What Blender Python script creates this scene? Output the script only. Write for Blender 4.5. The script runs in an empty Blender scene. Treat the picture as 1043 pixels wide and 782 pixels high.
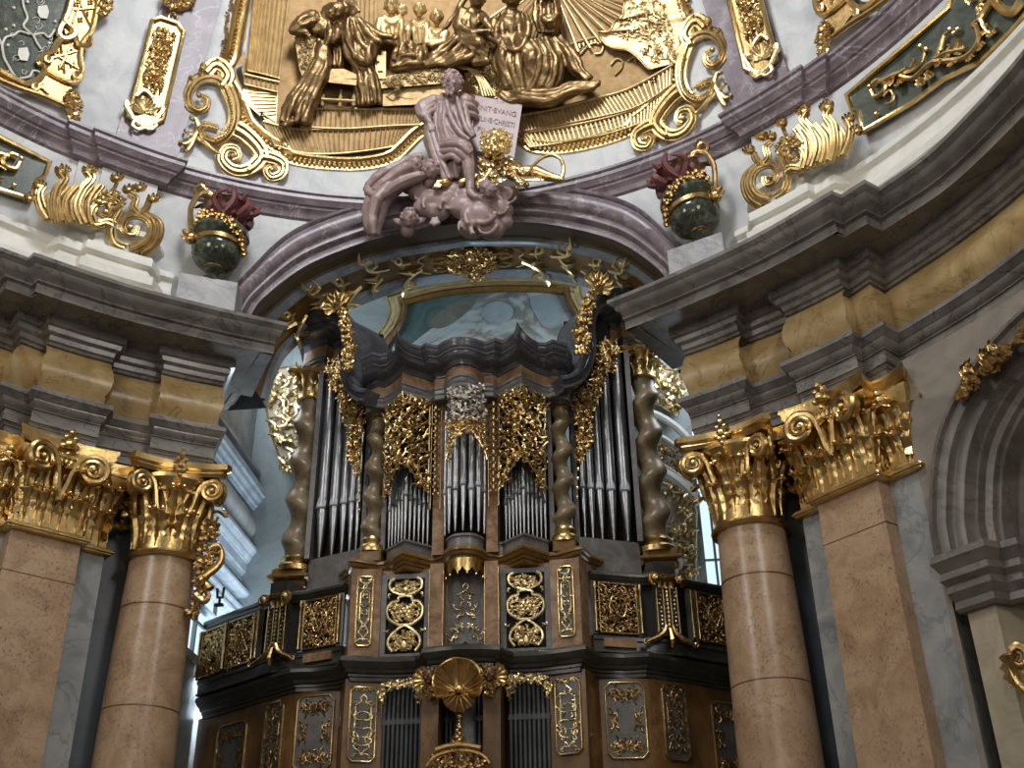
import bpy, math, random
from mathutils import Vector, Matrix, noise
PI=math.pi; sin=math.sin; cos=math.cos
V=Vector
COL=bpy.context.scene.collection
# ------------------------------------------------------------ viewpoint (surveyed from the photograph)
FPX=1150.0; CP=V((2.77,0,1.6)); YAW=math.radians(-5.53); PIT=math.radians(29.97); ROL=math.radians(-.95)
CF=V((sin(YAW)*cos(PIT),cos(YAW)*cos(PIT),sin(PIT))); _r=V((cos(YAW),-sin(YAW),0)); _u=_r.cross(CF)
CR=_r*cos(ROL)+_u*sin(ROL); CU=-_r*sin(ROL)+_u*cos(ROL)
def ray(px,py): return CF+CR*((px-521.5)/FPX)+CU*((391-py)/FPX)
def un(px,py,ax,v):
    d=ray(px,py); return CP+d*((v-CP[ax])/d[ax])
# ------------------------------------------------------------ surfaces used to lay things out at their real distance
class Loc:
    """flat local frame: a along U, b along Vv, h along N (metres)"""
    def __init__(s,O,U,Vv,N,k=1.0): s.O=V(O);s.U=V(U);s.W=V(Vv);s.N=V(N);s.k=k
    def P(s,a,b,h=0): return s.O+s.U*a+s.W*b+s.N*h
class Flat:
    """vertical plane through two plan points; addressed by photo pixels"""
    def __init__(s,A,B,off=0):
        A=V((A[0],A[1],0));B=V((B[0],B[1],0));t=(B-A).normalized();n=V((t.y,-t.x,0))
        if n.y>0:n=-n
        s.N=n;s.A=A+n*off;s.k=.0205
    def P(s,a,b,h=0):
        d=ray(a,b);t=(s.A+s.N*h-CP).dot(s.N)/d.dot(s.N);return CP+d*t
YC=8.4; RW=10.1
def Rz(z,R0=RW): return R0-(.03*(z-17)**2 if z>17 else 0)
class Rev:
    """the oval end wall (radius R round (0,YC)), leaning in above the ring cornice; addressed by photo pixels"""
    def __init__(s,R0): s.R0=R0;s.k=.0205
    def P(s,a,b,h=0):
        d=ray(a,b);R=s.R0-h
        for _ in range(6):
            aa=d.x*d.x+d.y*d.y;ox,oy=CP.x,CP.y-YC;bb=ox*d.x+oy*d.y;cc=ox*ox+oy*oy-R*R
            t=(-bb+math.sqrt(max(0,bb*bb-aa*cc)))/aa;p=CP+d*t;R=Rz(p.z,s.R0)-h
        return p
def wallpt(th,z,h=0,R0=RW):
    R=Rz(z,R0)-h;return V((R*sin(th),YC+R*cos(th),z))
# ------------------------------------------------------------ mesh collector
def frame_of(t,n):
    t=t.normalized();n=n-t*n.dot(t)
    if n.length<1e-6:
        n=V((0,0,1))-t*t.z
        if n.length<1e-3:n=V((1,0,0))-t*t.x
    n.normalize();return t,n,t.cross(n)
class MB:
    def __init__(s): s.v=[];s.f=[]
    def add(s,vs,fs):
        o=len(s.v);s.v+=[V(x) for x in vs];s.f+=[tuple(i+o for i in f) for f in fs]
    def box(s,c,d,M=None):
        c=V(c);vs=[]
        for x in(-1,1):
            for y in(-1,1):
                for z in(-1,1):
                    q=V((x*d[0]/2,y*d[1]/2,z*d[2]/2));vs.append(c+(M@q if M else q))
        s.add(vs,[(0,1,3,2),(4,6,7,5),(0,4,5,1),(2,3,7,6),(0,2,6,4),(1,5,7,3)])
    def bev(s,c,d,b=.02,M=None):
        """box with chamfered vertical and horizontal edges"""
        c=V(c);hx,hy,hz=d[0]/2,d[1]/2,d[2]/2;b=min(b,hx*.9,hy*.9,hz*.9)
        ring=lambda x,y:[(-x+b,-y),(x-b,-y),(x,-y+b),(x,y-b),(x-b,y),(-x+b,y),(-x,y-b),(-x,-y+b)]
        lv=[(hx-b,hy-b,-hz),(hx,hy,-hz+b),(hx,hy,hz-b),(hx-b,hy-b,hz)]
        vs=[]
        for x,y,z in lv:
            for p,q in ring(x,y):
                w=V((p,q,z));vs.append(c+(M@w if M else w))
        fs=[tuple(range(7,-1,-1)),tuple(range(24,32))]
        for i in range(3):
            for j in range(8):fs.append((i*8+j,i*8+(j+1)%8,(i+1)*8+(j+1)%8,(i+1)*8+j))
        s.add(vs,fs)
    def grid(s,rows,closeu=False,closev=False):
        n=len(rows);m=len(rows[0]);o=len(s.v)
        for r in rows:s.v+=[V(p) for p in r]
        for i in range(n if closeu else n-1):
            for j in range(m if closev else m-1):
                a=i*m+j;b=i*m+(j+1)%m;c=((i+1)%n)*m+(j+1)%m;d=((i+1)%n)*m+j
                s.f.append((o+a,o+b,o+c,o+d))
    def cap(s,pts):
        o=len(s.v);s.v+=[V(p) for p in pts];s.f.append(tuple(range(o,o+len(pts))))
    def tube(s,pts,rad,n=8,cap=True,flat=1.0,up=None,closed=False):
        pts=[V(p) for p in pts];m=len(pts)
        if not hasattr(rad,'__len__'):rad=[rad]*m
        nrm=V(up) if up is not None else V((.31,-.8,.52));rows=[]
        for i in range(m):
            if closed:t=pts[(i+1)%m]-pts[i-1]
            else:t=pts[min(i+1,m-1)]-pts[max(i-1,0)]
            if t.length<1e-9:t=V((0,0,1))
            t,nn,b=frame_of(t,V(up) if up is not None else nrm);nrm=nn
            r=rad[i];rows.append([pts[i]+(nn*cos(2*PI*k/n)*flat+b*sin(2*PI*k/n))*r for k in range(n)])
        s.grid(rows,closed,True)
        if cap and not closed:s.cap(rows[0][::-1]);s.cap(rows[-1])
    def blob(s,c,r,ax=None,n=8,m=6):
        c=V(c);r=(r,r,r) if not hasattr(r,'__len__') else r
        if ax is None:ax=(V((1,0,0)),V((0,1,0)),V((0,0,1)))
        rows=[]
        for i in range(1,m):
            a=PI*i/m;rows.append([c+ax[0]*(r[0]*sin(a)*cos(2*PI*j/n))+ax[1]*(r[1]*sin(a)*sin(2*PI*j/n))+ax[2]*(-r[2]*cos(a)) for j in range(n)])
        s.grid(rows,False,True);o=len(s.v);s.v+=[c-ax[2]*r[2],c+ax[2]*r[2]];b=o-(m-1)*n;l=o-n
        for j in range(n):s.f.append((o,b+(j+1)%n,b+j));s.f.append((o+1,l+j,l+(j+1)%n))
    def lathe(s,prof,c=(0,0,0),n=32,a0=0,a1=2*PI,ax=None):
        """prof: (r,z) pairs"""
        c=V(c);full=abs(a1-a0-2*PI)<1e-6;k=n if full else n+1;rows=[]
        X,Y,Z=ax if ax else (V((1,0,0)),V((0,1,0)),V((0,0,1)))
        for r,z in prof:
            rows.append([c+X*(r*cos(a0+(a1-a0)*j/n))+Y*(r*sin(a0+(a1-a0)*j/n))+Z*z for j in range(k)])
        s.grid(rows,False,full)
        if full:
            if prof[0][0]>1e-5:s.cap(rows[0][::-1])
            if prof[-1][0]>1e-5:s.cap(rows[-1])
    def sweep(s,path,prof,closed=False,caps=True,side=1):
        """horizontal moulding: path in plan (x,y), prof (out,z); out is to the right of the walking direction times side"""
        P=[V((p[0],p[1],0)) for p in path];n=len(P);rows=[]
        for i in range(n):
            d1=P[i]-P[i-1] if (i>0 or closed) else None
            d2=P[(i+1)%n]-P[i] if (i<n-1 or closed) else None
            d1=d1 or d2;d2=d2 or d1;d1=d1.normalized();d2=d2.normalized()
            n1=V((d1.y,-d1.x,0));n2=V((d2.y,-d2.x,0));m=n1+n2
            if m.length<.2:m=n1
            m.normalize();k=side/max(.35,m.dot(n1))
            rows.append([P[i]+m*(o*k)+V((0,0,z)) for o,z in prof])
        if side<0 or True:
            pass
        s.grid(rows,closed,False)
        if caps and not closed:s.cap(rows[0]);s.cap(rows[-1][::-1])
    def sweep3(s,pts,nrms,prof,closed=False,caps=True,closep=False):
        """moulding along any curve; prof (side,height)"""
        n=len(pts);rows=[]
        for i in range(n):
            if closed:t=(pts[i]-pts[i-1]).normalized()+(pts[(i+1)%n]-pts[i]).normalized()
            else:
                a=(pts[i]-pts[i-1]).normalized() if i>0 else None;b=(pts[i+1]-pts[i]).normalized() if i<n-1 else None
                t=(a or b)+(b or a)
            nn=nrms[i] if isinstance(nrms,list) else nrms
            t,nn,b=frame_of(t,nn)
            k=1.0
            if (0<i<n-1) or closed:
                e=(pts[(i+1)%n]-pts[i]).normalized();k=1/max(.4,t.dot(e))
            rows.append([pts[i]+b*(a_*k)+nn*h for a_,h in prof])
        s.grid(rows,closed,closep)
        if caps and not closed:s.cap(rows[0]);s.cap(rows[-1][::-1])
    def prism(s,poly,h0,h1,S):
        """polygon on surface S extruded h0..h1"""
        a=[S.P(x,y,h0) for x,y in poly];b=[S.P(x,y,h1) for x,y in poly];n=len(poly)
        s.add(a+b,[tuple(range(n))[::-1],tuple(range(n,2*n))]+[(i,(i+1)%n,n+(i+1)%n,n+i) for i in range(n)])
    def leaf(s,O,up,out,h,w,curl=.3,lobes=4,bend=.15,n=8,rib=.06,knob=0):
        """acanthus leaf growing from O along up, leaning to out, tip curling over"""
        O=V(O);up=V(up).normalized();out=V(out);out=(out-up*out.dot(up)).normalized();sd=up.cross(out);rows=[]
        c9=9 if n>8 else 7
        for i in range(n+1):
            t=i/n
            if t<.7:u=t/.7*(h*(1-curl*.5));o=bend*h*(t/.7)**2
            else:
                q=(t-.7)/.3*PI*.85;r=curl*h*.5;u=h*(1-curl*.5)+sin(q)*r;o=bend*h+(1-cos(q))*r
            ww=w*(.35+.65*sin(PI*min(1,.18+t*.72)))*(1 if t<.75 else 1-(t-.75)*2.2)*(1+.2*cos(t*lobes*2*PI))
            row=[]
            for j in range(c9):
                q=(j-(c9-1)/2)/((c9-1)/2)
                row.append(O+up*(u+abs(q)*.07*h*(1 if t<.8 else 0))+sd*(q*ww*.5)+out*(o-.22*w*q*q*(1-.5*t)+rib*w*cos(q*PI*(3.0 if n>8 else 2.0))+(.03*w*cos(t*lobes*2*PI)*abs(q) if n>8 else 0)))
            rows.append(row)
        s.grid(rows)
        if knob:
            e=rows[-2][c9//2];s.blob(e,(w*knob,w*knob*.8,w*knob*.8),(sd,out,up),8,5)
            for q in(1,-1):s.blob(rows[-3][c9//2]+sd*(q*w*.3),w*knob*.6,None,6,4)
    def patch(s,poly,h,S,step=6,ax=0):
        """fills a polygon on a curved surface with a fine mesh"""
        if ax:poly=[(p[1],p[0]) for p in poly]
        P=(lambda a,b:S.P(b,a,h)) if ax else (lambda a,b:S.P(a,b,h))
        xs=sorted(set([p[0] for p in poly]));full_=[]
        for a,b in zip(xs,xs[1:]):
            k=max(1,int((b-a)/step));full_+=[a+(b-a)*i/k for i in range(k)]
        full_.append(xs[-1])
        def cut(x):
            c=[];m=len(poly)
            for i in range(m):
                x1,y1=poly[i][:2];x2,y2=poly[(i+1)%m][:2]
                if (x1>x)!=(x2>x):c.append(y1+(x-x1)*(y2-y1)/(x2-x1))
            return sorted(c)
        for a,b in zip(full_,full_[1:]):
            if b-a<1e-6:continue
            e=(b-a)*1e-4;A=cut(a+e);B=cut(b-e)
            if len(A)!=len(B):continue
            for q in range(0,len(A)-1,2):
                k=max(1,int(max(A[q+1]-A[q],B[q+1]-B[q])/step));s.grid([[P(a,A[q]+(A[q+1]-A[q])*i/k) for i in range(k+1)],[P(b,B[q]+(B[q+1]-B[q])*i/k) for i in range(k+1)]])
    def mirror(s):
        m=MB();m.v=[V((-p.x,p.y,p.z)) for p in s.v];m.f=[f[::-1] for f in s.f];return m
    def merge(s,o): s.add(o.v,o.f);return s
    def clone(s): m=MB();m.v=[p.copy() for p in s.v];m.f=list(s.f);return m
def crom(pts,k=6,closed=False):
    """smooth curve through points (tuples of any length)"""
    n=len(pts);out=[]
    rng=range(n if closed else n-1)
    for i in rng:
        g=lambda j:pts[j%n] if closed else pts[max(0,min(n-1,j))]
        p0,p1,p2,p3=g(i-1),g(i),g(i+1),g(i+2)
        for q in range(k):
            t=q/k;out.append(tuple(.5*((2*b)+(-a+c)*t+(2*a-5*b+4*c-d)*t*t+(-a+3*b-3*c+d)*t**3) for a,b,c,d in zip(p0,p1,p2,p3)))
    if not closed:out.append(tuple(pts[-1]))
    return out
def spiral(cx,cy,r0,r1,a0,a1,n=20):
    return [(cx+(r0+(r1-r0)*i/n)*cos(math.radians(a0+(a1-a0)*i/n)),cy+(r0+(r1-r0)*i/n)*sin(math.radians(a0+(a1-a0)*i/n))) for i in range(n+1)]
def tp(mb,S,pts,r,h=.05,n=6,k=5,smooth=True,closed=False,flat=1.0,taper=False):
    """tube along points on a surface; r in surface units (or list)"""
    if smooth:pts=crom(pts,k,closed)
    m=len(pts)
    if hasattr(r,'__len__'):
        rr=[]
        for i in range(m):
            q=i/(m-1)*(len(r)-1);j=min(int(q),len(r)-2);rr.append((r[j]+(r[j+1]-r[j])*(q-j))*S.k)
    else:rr=[r*S.k]*m
    mb.tube([S.P(p[0],p[1],(p[2] if len(p)>2 else h)) for p in pts],rr,n,closed=closed,flat=flat)
def inpoly(x,y,poly):
    c=False;j=len(poly)-1
    for i in range(len(poly)):
        xi,yi=poly[i][:2];xj,yj=poly[j][:2]
        if (yi>y)!=(yj>y) and x<(xj-xi)*(y-yi)/(yj-yi)+xi:c=not c
        j=i
    return c
def curl(mb,S,x,y,a,L,w,h,sgn,rnd,lf=3):
    """one acanthus tendril: stem, spiral end, small leaves"""
    pts=[];X,Y=x,y;n=13
    for i in range(n):
        t=i/(n-1);pts.append((X,Y,h+.4*w*S.k*sin(PI*t)*3));st=L/n*(1.25-.9*t);a2=a+sgn*(t*t*4.6);X+=cos(a2)*st;Y+=sin(a2)*st
    tp(mb,S,pts,[w*.7,w,w*.9,w*.6,w*.55],h,5,1,False)
    mb.blob(S.P(*pts[-1]),w*1.15*S.k,None,6,4)
    for q in range(lf):
        i=2+q*3;p=pts[i];s2=-sgn if q%2==0 else sgn;b=math.atan2(pts[i+1][1]-pts[i][1],pts[i+1][0]-pts[i][0])+s2*.9
        l=L*.3*rnd.uniform(.7,1.2)
        e=(p[0]+cos(b)*l,p[1]+sin(b)*l);e2=(p[0]+cos(b+s2*.5)*l*.6,p[1]+sin(b+s2*.5)*l*.6)
        tp(mb,S,[(p[0],p[1],p[2]),(e2[0],e2[1],p[2]+w*S.k*.8),(e[0],e[1],h)],[w*.8,w*.95,w*.15],h,4,2)
def foliage(mb,S,poly,size,seed,h=.04,w=None,dens=1.0,lf=3):
    """pierced acanthus carving filling a polygon on a surface"""
    rnd=random.Random(seed);w=w or size*.11
    xs=[p[0] for p in poly];ys=[p[1] for p in poly];A=0
    for i in range(len(poly)):A+=poly[i-1][0]*poly[i][1]-poly[i][0]*poly[i-1][1]
    N=int(abs(A)/2/(size*size)*2.6*dens)+1;P=[];tries=0
    while len(P)<N and tries<N*60:
        tries+=1;x=rnd.uniform(min(xs),max(xs));y=rnd.uniform(min(ys),max(ys))
        if inpoly(x,y,poly) and all((x-a)**2+(y-b)**2>(size*.42)**2 for a,b in P):
            P.append((x,y))
    for i,(x,y) in enumerate(P):
        for _ in range(8):
            a=rnd.uniform(0,2*PI);L=size*rnd.uniform(1.0,1.5)
            if inpoly(x+cos(a)*L*.45,y+sin(a)*L*.45,poly):break
        curl(mb,S,x-cos(a)*L*.2,y-sin(a)*L*.2,a,L,w*rnd.uniform(.8,1.2),h+rnd.uniform(0,.6)*size*S.k*.25,rnd.choice((-1,1)),rnd,lf)
# ------------------------------------------------------------ objects
WM={}
def setsmooth(me,ang):
    me.shade_smooth()
    try: me.set_sharp_from_angle(angle=math.radians(ang))
    except Exception: pass
def obj(name,mb,mat,parent=None,local=False,ang=38):
    me=bpy.data.meshes.new(name);vs=mb.v
    if parent is not None and not local:
        inv=WM[parent.name].inverted();vs=[inv@p for p in vs]
    me.from_pydata([tuple(p) for p in vs],[],mb.f);me.update()
    import bmesh
    b=bmesh.new();b.from_mesh(me);bmesh.ops.recalc_face_normals(b,faces=b.faces);b.to_mesh(me);b.free()
    setsmooth(me,ang);me.materials.append(mat)
    o=bpy.data.objects.new(name,me);COL.objects.link(o);WM[o.name]=Matrix.Identity(4)
    if parent is not None:o.parent=parent;WM[o.name]=WM[parent.name].copy()
    return o
def tag(o,label,cat,group=None,kind=None):
    if label:o['label']=label
    if cat:o['category']=cat
    if group:o['group']=group
    if kind:o['kind']=kind
    return o
def thing(name,label,cat,loc=(0,0,0),rz=0,group=None):
    o=bpy.data.objects.new(name,None);COL.objects.link(o);o.location=loc;o.rotation_euler=(0,0,rz);o.empty_display_size=.2
    WM[o.name]=Matrix.Translation(V(loc))@Matrix.Rotation(rz,4,'Z')
    return tag(o,label,cat,group)
def struct(name,mb,mat,ang=38):
    o=obj(name,mb,mat,None,ang=ang);o['kind']='structure';return o
def part(name,mb,mat,parent,local=False,label=None,ang=38):
    o=obj(name,mb,mat,parent,local,ang)
    if label:o['label']=label
    return o
def copytree(o,parent=None):
    c=o.copy();COL.objects.link(c);c.parent=parent;WM[c.name]=WM[o.name].copy()
    for ch in list(o.children):copytree(ch,c)
    return c
# ------------------------------------------------------------ materials (all procedural)
def mat(name,base,rough=.5,metal=0,spec=.5):
    m=bpy.data.materials.new(name);m.use_nodes=True;nt=m.node_tree;b=nt.nodes['Principled BSDF']
    b.inputs['Base Color'].default_value=(*base,1);b.inputs['Roughness'].default_value=rough;b.inputs['Metallic'].default_value=metal
    b.inputs['Specular IOR Level'].default_value=spec
    return m,nt,b
def nd(nt,t,**k):
    n=nt.nodes.new(t)
    for a,b in k.items():
        if a in n.inputs:n.inputs[a].default_value=b
        else:setattr(n,a,b)
    return n
def ramp(nt,fac,stops):
    r=nt.nodes.new('ShaderNodeValToRGB');e=r.color_ramp.elements
    while len(e)<len(stops):e.new(.5)
    for i,(p,c) in enumerate(stops):e[i].position=p;e[i].color=(*c,1)
    nt.links.new(fac,r.inputs[0]);return r.outputs[0]
def coords(nt,scale=(1,1,1),rot=(0,0,0)):
    g=nt.nodes.new('ShaderNodeNewGeometry');m=nt.nodes.new('ShaderNodeMapping');m.inputs['Scale'].default_value=scale;m.inputs['Rotation'].default_value=rot
    nt.links.new(g.outputs['Position'],m.inputs['Vector']);return m.outputs[0]
def bump(nt,b,h,s,d=.02):
    n=nt.nodes.new('ShaderNodeBump');n.inputs['Strength'].default_value=s;n.inputs['Distance'].default_value=d
    nt.links.new(h,n.inputs['Height']);nt.links.new(n.outputs[0],b.inputs['Normal'])
def marble(name,stops,vein=None,scale=1.2,vs=1.1,rough=.35,stretch=(1,1,1),veinw=.03,vamt=.7,spec=.5):
    m,nt,b=mat(name,stops[0][1],rough,0,spec);co=coords(nt,stretch)
    n=nd(nt,'ShaderNodeTexNoise',Scale=scale,Detail=8.0,Roughness=.62,Distortion=1.2);nt.links.new(co,n.inputs['Vector'])
    c=ramp(nt,n.outputs['Fac'],stops)
    if vein:
        w=nd(nt,'ShaderNodeTexNoise',Scale=vs,Detail=5.0,Roughness=.55,Distortion=2.2);nt.links.new(co,w.inputs['Vector'])
        s1=nd(nt,'ShaderNodeMath',operation='SUBTRACT');s1.inputs[1].default_value=.5;nt.links.new(w.outputs['Fac'],s1.inputs[0])
        s2=nd(nt,'ShaderNodeMath',operation='ABSOLUTE');nt.links.new(s1.outputs[0],s2.inputs[0])
        k=ramp(nt,s2.outputs[0],[(0,(vamt,)*3),(veinw,(0,0,0))])
        x=nd(nt,'ShaderNodeMix',data_type='RGBA');nt.links.new(k,x.inputs[0]);nt.links.new(c,x.inputs[6]);x.inputs[7].default_value=(*vein,1);c=x.outputs[2]
    nt.links.new(c,b.inputs['Base Color']);return m
def gold(name,c1,c2,rough=.3,metal=1.0,scale=5,tool=0,bs=.25):
    m,nt,b=mat(name,c1,rough,metal);co=coords(nt)
    n=nd(nt,'ShaderNodeTexNoise',Scale=float(scale),Detail=4.0,Roughness=.6);nt.links.new(co,n.inputs['Vector'])
    nt.links.new(ramp(nt,n.outputs['Fac'],[(.3,c2),(.65,c1)]),b.inputs['Base Color'])
    f=nd(nt,'ShaderNodeTexNoise',Scale=28.0 if not tool else float(tool),Detail=3.0);nt.links.new(co,f.inputs['Vector']);bump(nt,b,f.outputs['Fac'],bs,.02)
    return m
def hx(s):
    s=s.lstrip('#');r=[int(s[i:i+2],16)/255 for i in (0,2,4)]
    return tuple(c/12.92 if c<=.04045 else ((c+.055)/1.055)**2.4 for c in r)
M={}
M['grey']=marble('grey_marble',[(.25,hx('#57534f')),(.5,hx('#76716c')),(.75,hx('#8f8a84'))],hx('#3c3834'),1.1,.6,.22,veinw=.02,vamt=.6)
M['ochre']=marble('ochre_marble',[(.25,hx('#94764a')),(.45,hx('#b39767')),(.62,hx('#c4ab7e')),(.8,hx('#a8937a'))],hx('#5f4630'),1.3,.7,.28,veinw=.012,vamt=.5)
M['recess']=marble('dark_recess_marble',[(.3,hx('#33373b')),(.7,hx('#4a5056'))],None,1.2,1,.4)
M['block']=marble('grey_block_marble',[(.3,hx('#7d7c7c')),(.5,hx('#979696')),(.75,hx('#adaba8'))],hx('#5c5a5a'),1.6,.9,.4,veinw=.03,vamt=.5)
M['pink']=marble('pink_limestone',[(.2,hx('#8c6c52')),(.45,hx('#a98a6c')),(.6,hx('#b89a7c')),(.8,hx('#a58b72'))],hx('#74503f'),1.6,.8,.3,veinw=.008,vamt=.5)
def speck(m,col,scale=26.0,lo=.56,hi=.66,amt=.75):
    nt=m.node_tree;b=nt.nodes['Principled BSDF'];src=b.inputs['Base Color'].links[0].from_socket
    g=coords(nt,(1,1,.8));n=nd(nt,'ShaderNodeTexNoise',Scale=scale,Detail=3.0,Roughness=.6);nt.links.new(g,n.inputs['Vector'])
    n2=nd(nt,'ShaderNodeTexNoise',Scale=2.2,Detail=3.0);nt.links.new(g,n2.inputs['Vector'])
    a=nd(nt,'ShaderNodeMath',operation='MULTIPLY');r1=ramp(nt,n.outputs['Fac'],[(lo,(0,0,0)),(hi,(amt,)*3)]);r2=ramp(nt,n2.outputs['Fac'],[(.35,(.15,)*3),(.6,(1,1,1))])
    nt.links.new(r1,a.inputs[0]);nt.links.new(r2,a.inputs[1]);x=nd(nt,'ShaderNodeMix',data_type='RGBA');nt.links.new(a.outputs[0],x.inputs[0]);nt.links.new(src,x.inputs[6]);x.inputs[7].default_value=(*col,1);nt.links.new(x.outputs[2],b.inputs['Base Color'])
speck(M['pink'],hx('#5d463b'))
M['whitemarble']=marble('pale_marble',[(.25,hx('#6f7173')),(.5,hx('#929290')),(.75,hx('#a9a7a1'))],hx('#5f6266'),1.2,.5,.4,veinw=.02,vamt=.5)
M['purple']=marble('purple_marble',[(.25,hx('#4d4145')),(.5,hx('#6f6166')),(.75,hx('#8f8285'))],hx('#bdb1b4'),1.5,.7,.38,veinw=.014,vamt=.5)
M['plaster']=marble('pale_stucco',[(.25,hx('#a8aaab')),(.5,hx('#c2c3c2')),(.75,hx('#d3d2ce'))],hx('#a39ea0'),.9,.35,.6,veinw=.015,vamt=.25,spec=.3)
M['warmwall']=marble('warm_grey_stucco',[(.25,hx('#6f685e')),(.5,hx('#8a8175')),(.75,hx('#9c9284'))],hx('#6a6055'),.9,.35,.6,veinw=.02,vamt=.3,spec=.3)
M['archstone']=marble('brown_grey_marble',[(.25,hx('#4e4842')),(.5,hx('#6b645d')),(.75,hx('#857c73'))],hx('#3c3733'),1.4,.7,.35,veinw=.02,vamt=.5)
M['white']=marble('white_stucco',[(.3,hx('#c9c6bc')),(.7,hx('#dedbd1'))],None,1.5,1,.5,spec=.3)
M['bluewall']=marble('blue_grey_stucco',[(.25,hx('#8c989b')),(.55,hx('#a3adaf')),(.8,hx('#b3bbba'))],hx('#7b8a8e'),.8,.5,.6,veinw=.03,vamt=.3,spec=.3)
M['bluemarble']=marble('blue_grey_marble',[(.25,hx('#676e75')),(.5,hx('#838b92')),(.75,hx('#9ca3a8'))],hx('#545b62'),1.0,.6,.3,veinw=.02,vamt=.5)
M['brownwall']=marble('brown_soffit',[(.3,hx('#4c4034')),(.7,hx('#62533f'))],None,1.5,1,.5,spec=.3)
M['darkgrey']=marble('slate_cornice',[(.25,hx('#36363a')),(.55,hx('#4c4c50')),(.8,hx('#5e5e62'))],hx('#77777b'),2.2,1.2,.25,veinw=.008,vamt=.4)
M['slate']=marble('grey_marbled_panel',[(.25,hx('#504d4b')),(.5,hx('#6c6967')),(.75,hx('#827e7b'))],hx('#46444a'),2.2,1.2,.35,veinw=.02,vamt=.5)
M['panelslate']=marble('brown_slate_panel',[(.25,hx('#3c3935')),(.5,hx('#54504a')),(.75,hx('#67635c'))],hx('#332f2b'),2.2,1.2,.35,veinw=.02,vamt=.5)
M['orange']=marble('orange_marbling',[(.25,hx('#5f4630')),(.45,hx('#846448')),(.62,hx('#a08466')),(.8,hx('#95856f'))],hx('#573220'),2.4,1.4,.3,veinw=.02,vamt=.5)
M['case']=marble('brown_marbled_wood',[(.25,hx('#473018')),(.5,hx('#6c4c28')),(.75,hx('#86643a'))],hx('#2e1d10'),2.0,1.2,.35,stretch=(1,1,.5),veinw=.02,vamt=.5)
M['ledge']=marble('dark_marbled_ledge',[(.25,hx('#25241f')),(.55,hx('#38362f')),(.8,hx('#4b4a44'))],hx('#5b5a55'),2.0,1.2,.3,veinw=.01,vamt=.4)
M['goldwood']=marble('gilt_brown_moulding',[(.3,hx('#5e431f')),(.7,hx('#8a6835'))],None,3,1,.3)
M['twist']=marble('twisted_column_marbling',[(.25,hx('#57452f')),(.5,hx('#7b6a4e')),(.75,hx('#948466'))],hx('#553525'),2.5,1.5,.38,veinw=.02,vamt=.4)
M['urn']=marble('dark_green_marble',[(.3,hx('#22261f')),(.55,hx('#3e4436')),(.75,hx('#6d6f5c'))],hx('#8b8872'),3.0,2.0,.15,veinw=.015,vamt=.5)
M['greenpanel']=marble('green_marble',[(.3,hx('#3d423a')),(.6,hx('#5a6055')),(.8,hx('#737769'))],None,3,2,.3)
M['gold']=gold('gilding',(.74,.53,.24),(.50,.33,.12),.29)
M['gold3']=gold('dull_gold_leaf',(.60,.43,.19),(.38,.25,.10),.38)
M['gold2']=gold('pale_gilding',(.92,.76,.44),(.72,.54,.27),.3)
M['golddark']=gold('old_gilding',(.60,.40,.17),(.32,.19,.07),.34)
M['relief']=gold('matt_gilding',(.70,.52,.26),(.46,.31,.14),.48,.9)
M['relief2']=gold('dull_gilding',(.5,.36,.17),(.3,.2,.09),.6,.7,9,12,.6)
M['bronze']=gold('bronzed_gilding',(.30,.195,.09),(.16,.10,.045),.42,.9)
M['reliefbg']=gold('toned_gilding',(.33,.21,.09),(.22,.13,.05),.6,.6)
M['silver']=gold('silvered_carving',(.62,.56,.5),(.3,.25,.2),.4,.8)
M['pipe']=gold('tin_pipe',(.42,.43,.45),(.28,.29,.31),.33,.95,3,0,.06)
M['pipedark']=gold('dark_pipe',(.09,.093,.097),(.055,.058,.06),.5,.5,3,0,.06)
M['mauve']=marble('mauve_stucco',[(.3,hx('#806b67')),(.7,hx('#9c8580'))],None,2.5,1,.45)
M['red']=mat('red_flame',hx('#6d3b3c'),.4)[0]
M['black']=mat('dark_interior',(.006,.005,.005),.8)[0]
M['cream']=marble('cream_stucco',[(.3,hx('#9c8f78')),(.7,hx('#b8ab92'))],None,2.5,1,.5)
M['inkred']=mat('incised_letters',hx('#7d5a50'),.6)[0]
# ============================================================ THE BUILDING
def pz(pts,Z): return [tuple(un(x,y,2,Z)[:2]) for x,y in pts]
# --- main entablature, plan taken at the cornice edge and at the architrave edge
ZC=12.8
PC=[(4.75,19.3),(2.86,16.62)]+crom([(2.86,16.62),(3.93,15.98),(5.25,15.07),(6.4,14.03)],5)[1:]+[(6.56,14.15),(6.87,13.83),(7.12,14.04)]+crom([(7.12,14.04),(7.67,13.36),(8.16,12.37),(8.54,11.39),(8.8,10.3),(8.9,9.2)],5)[1:]
PA=[(5.35,19.55),(3.94,17.0)]+crom([(3.94,17.0),(4.52,16.66),(5.05,16.3)],4)[1:]+[(5.19,16.62)]+crom([(5.19,16.62),(5.45,16.45),(5.7,16.27)],3)[1:]+[(5.57,16.0)]+crom([(5.57,16.0),(6.08,15.58),(6.57,15.12)],4)[1:]+[(6.73,15.28),(7.0,14.92),(7.28,15.2)]+crom([(7.28,15.2),(7.98,14.25),(8.6,13.15),(9.1,11.9),(9.35,10.6),(9.4,9.2)],5)[1:]
cornice=[(-2.2,12.8),(0,12.8),(0,12.73),(-.03,12.7),(-.08,12.66),(-.1,12.6),(-.13,12.56),(-.2,12.53),(-.24,12.49),(-.24,12.46),(-.29,12.45),(-.31,12.44),(-.31,12.28),(-.36,12.28),(-.36,12.31),(-2.0,12.27)]
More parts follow.
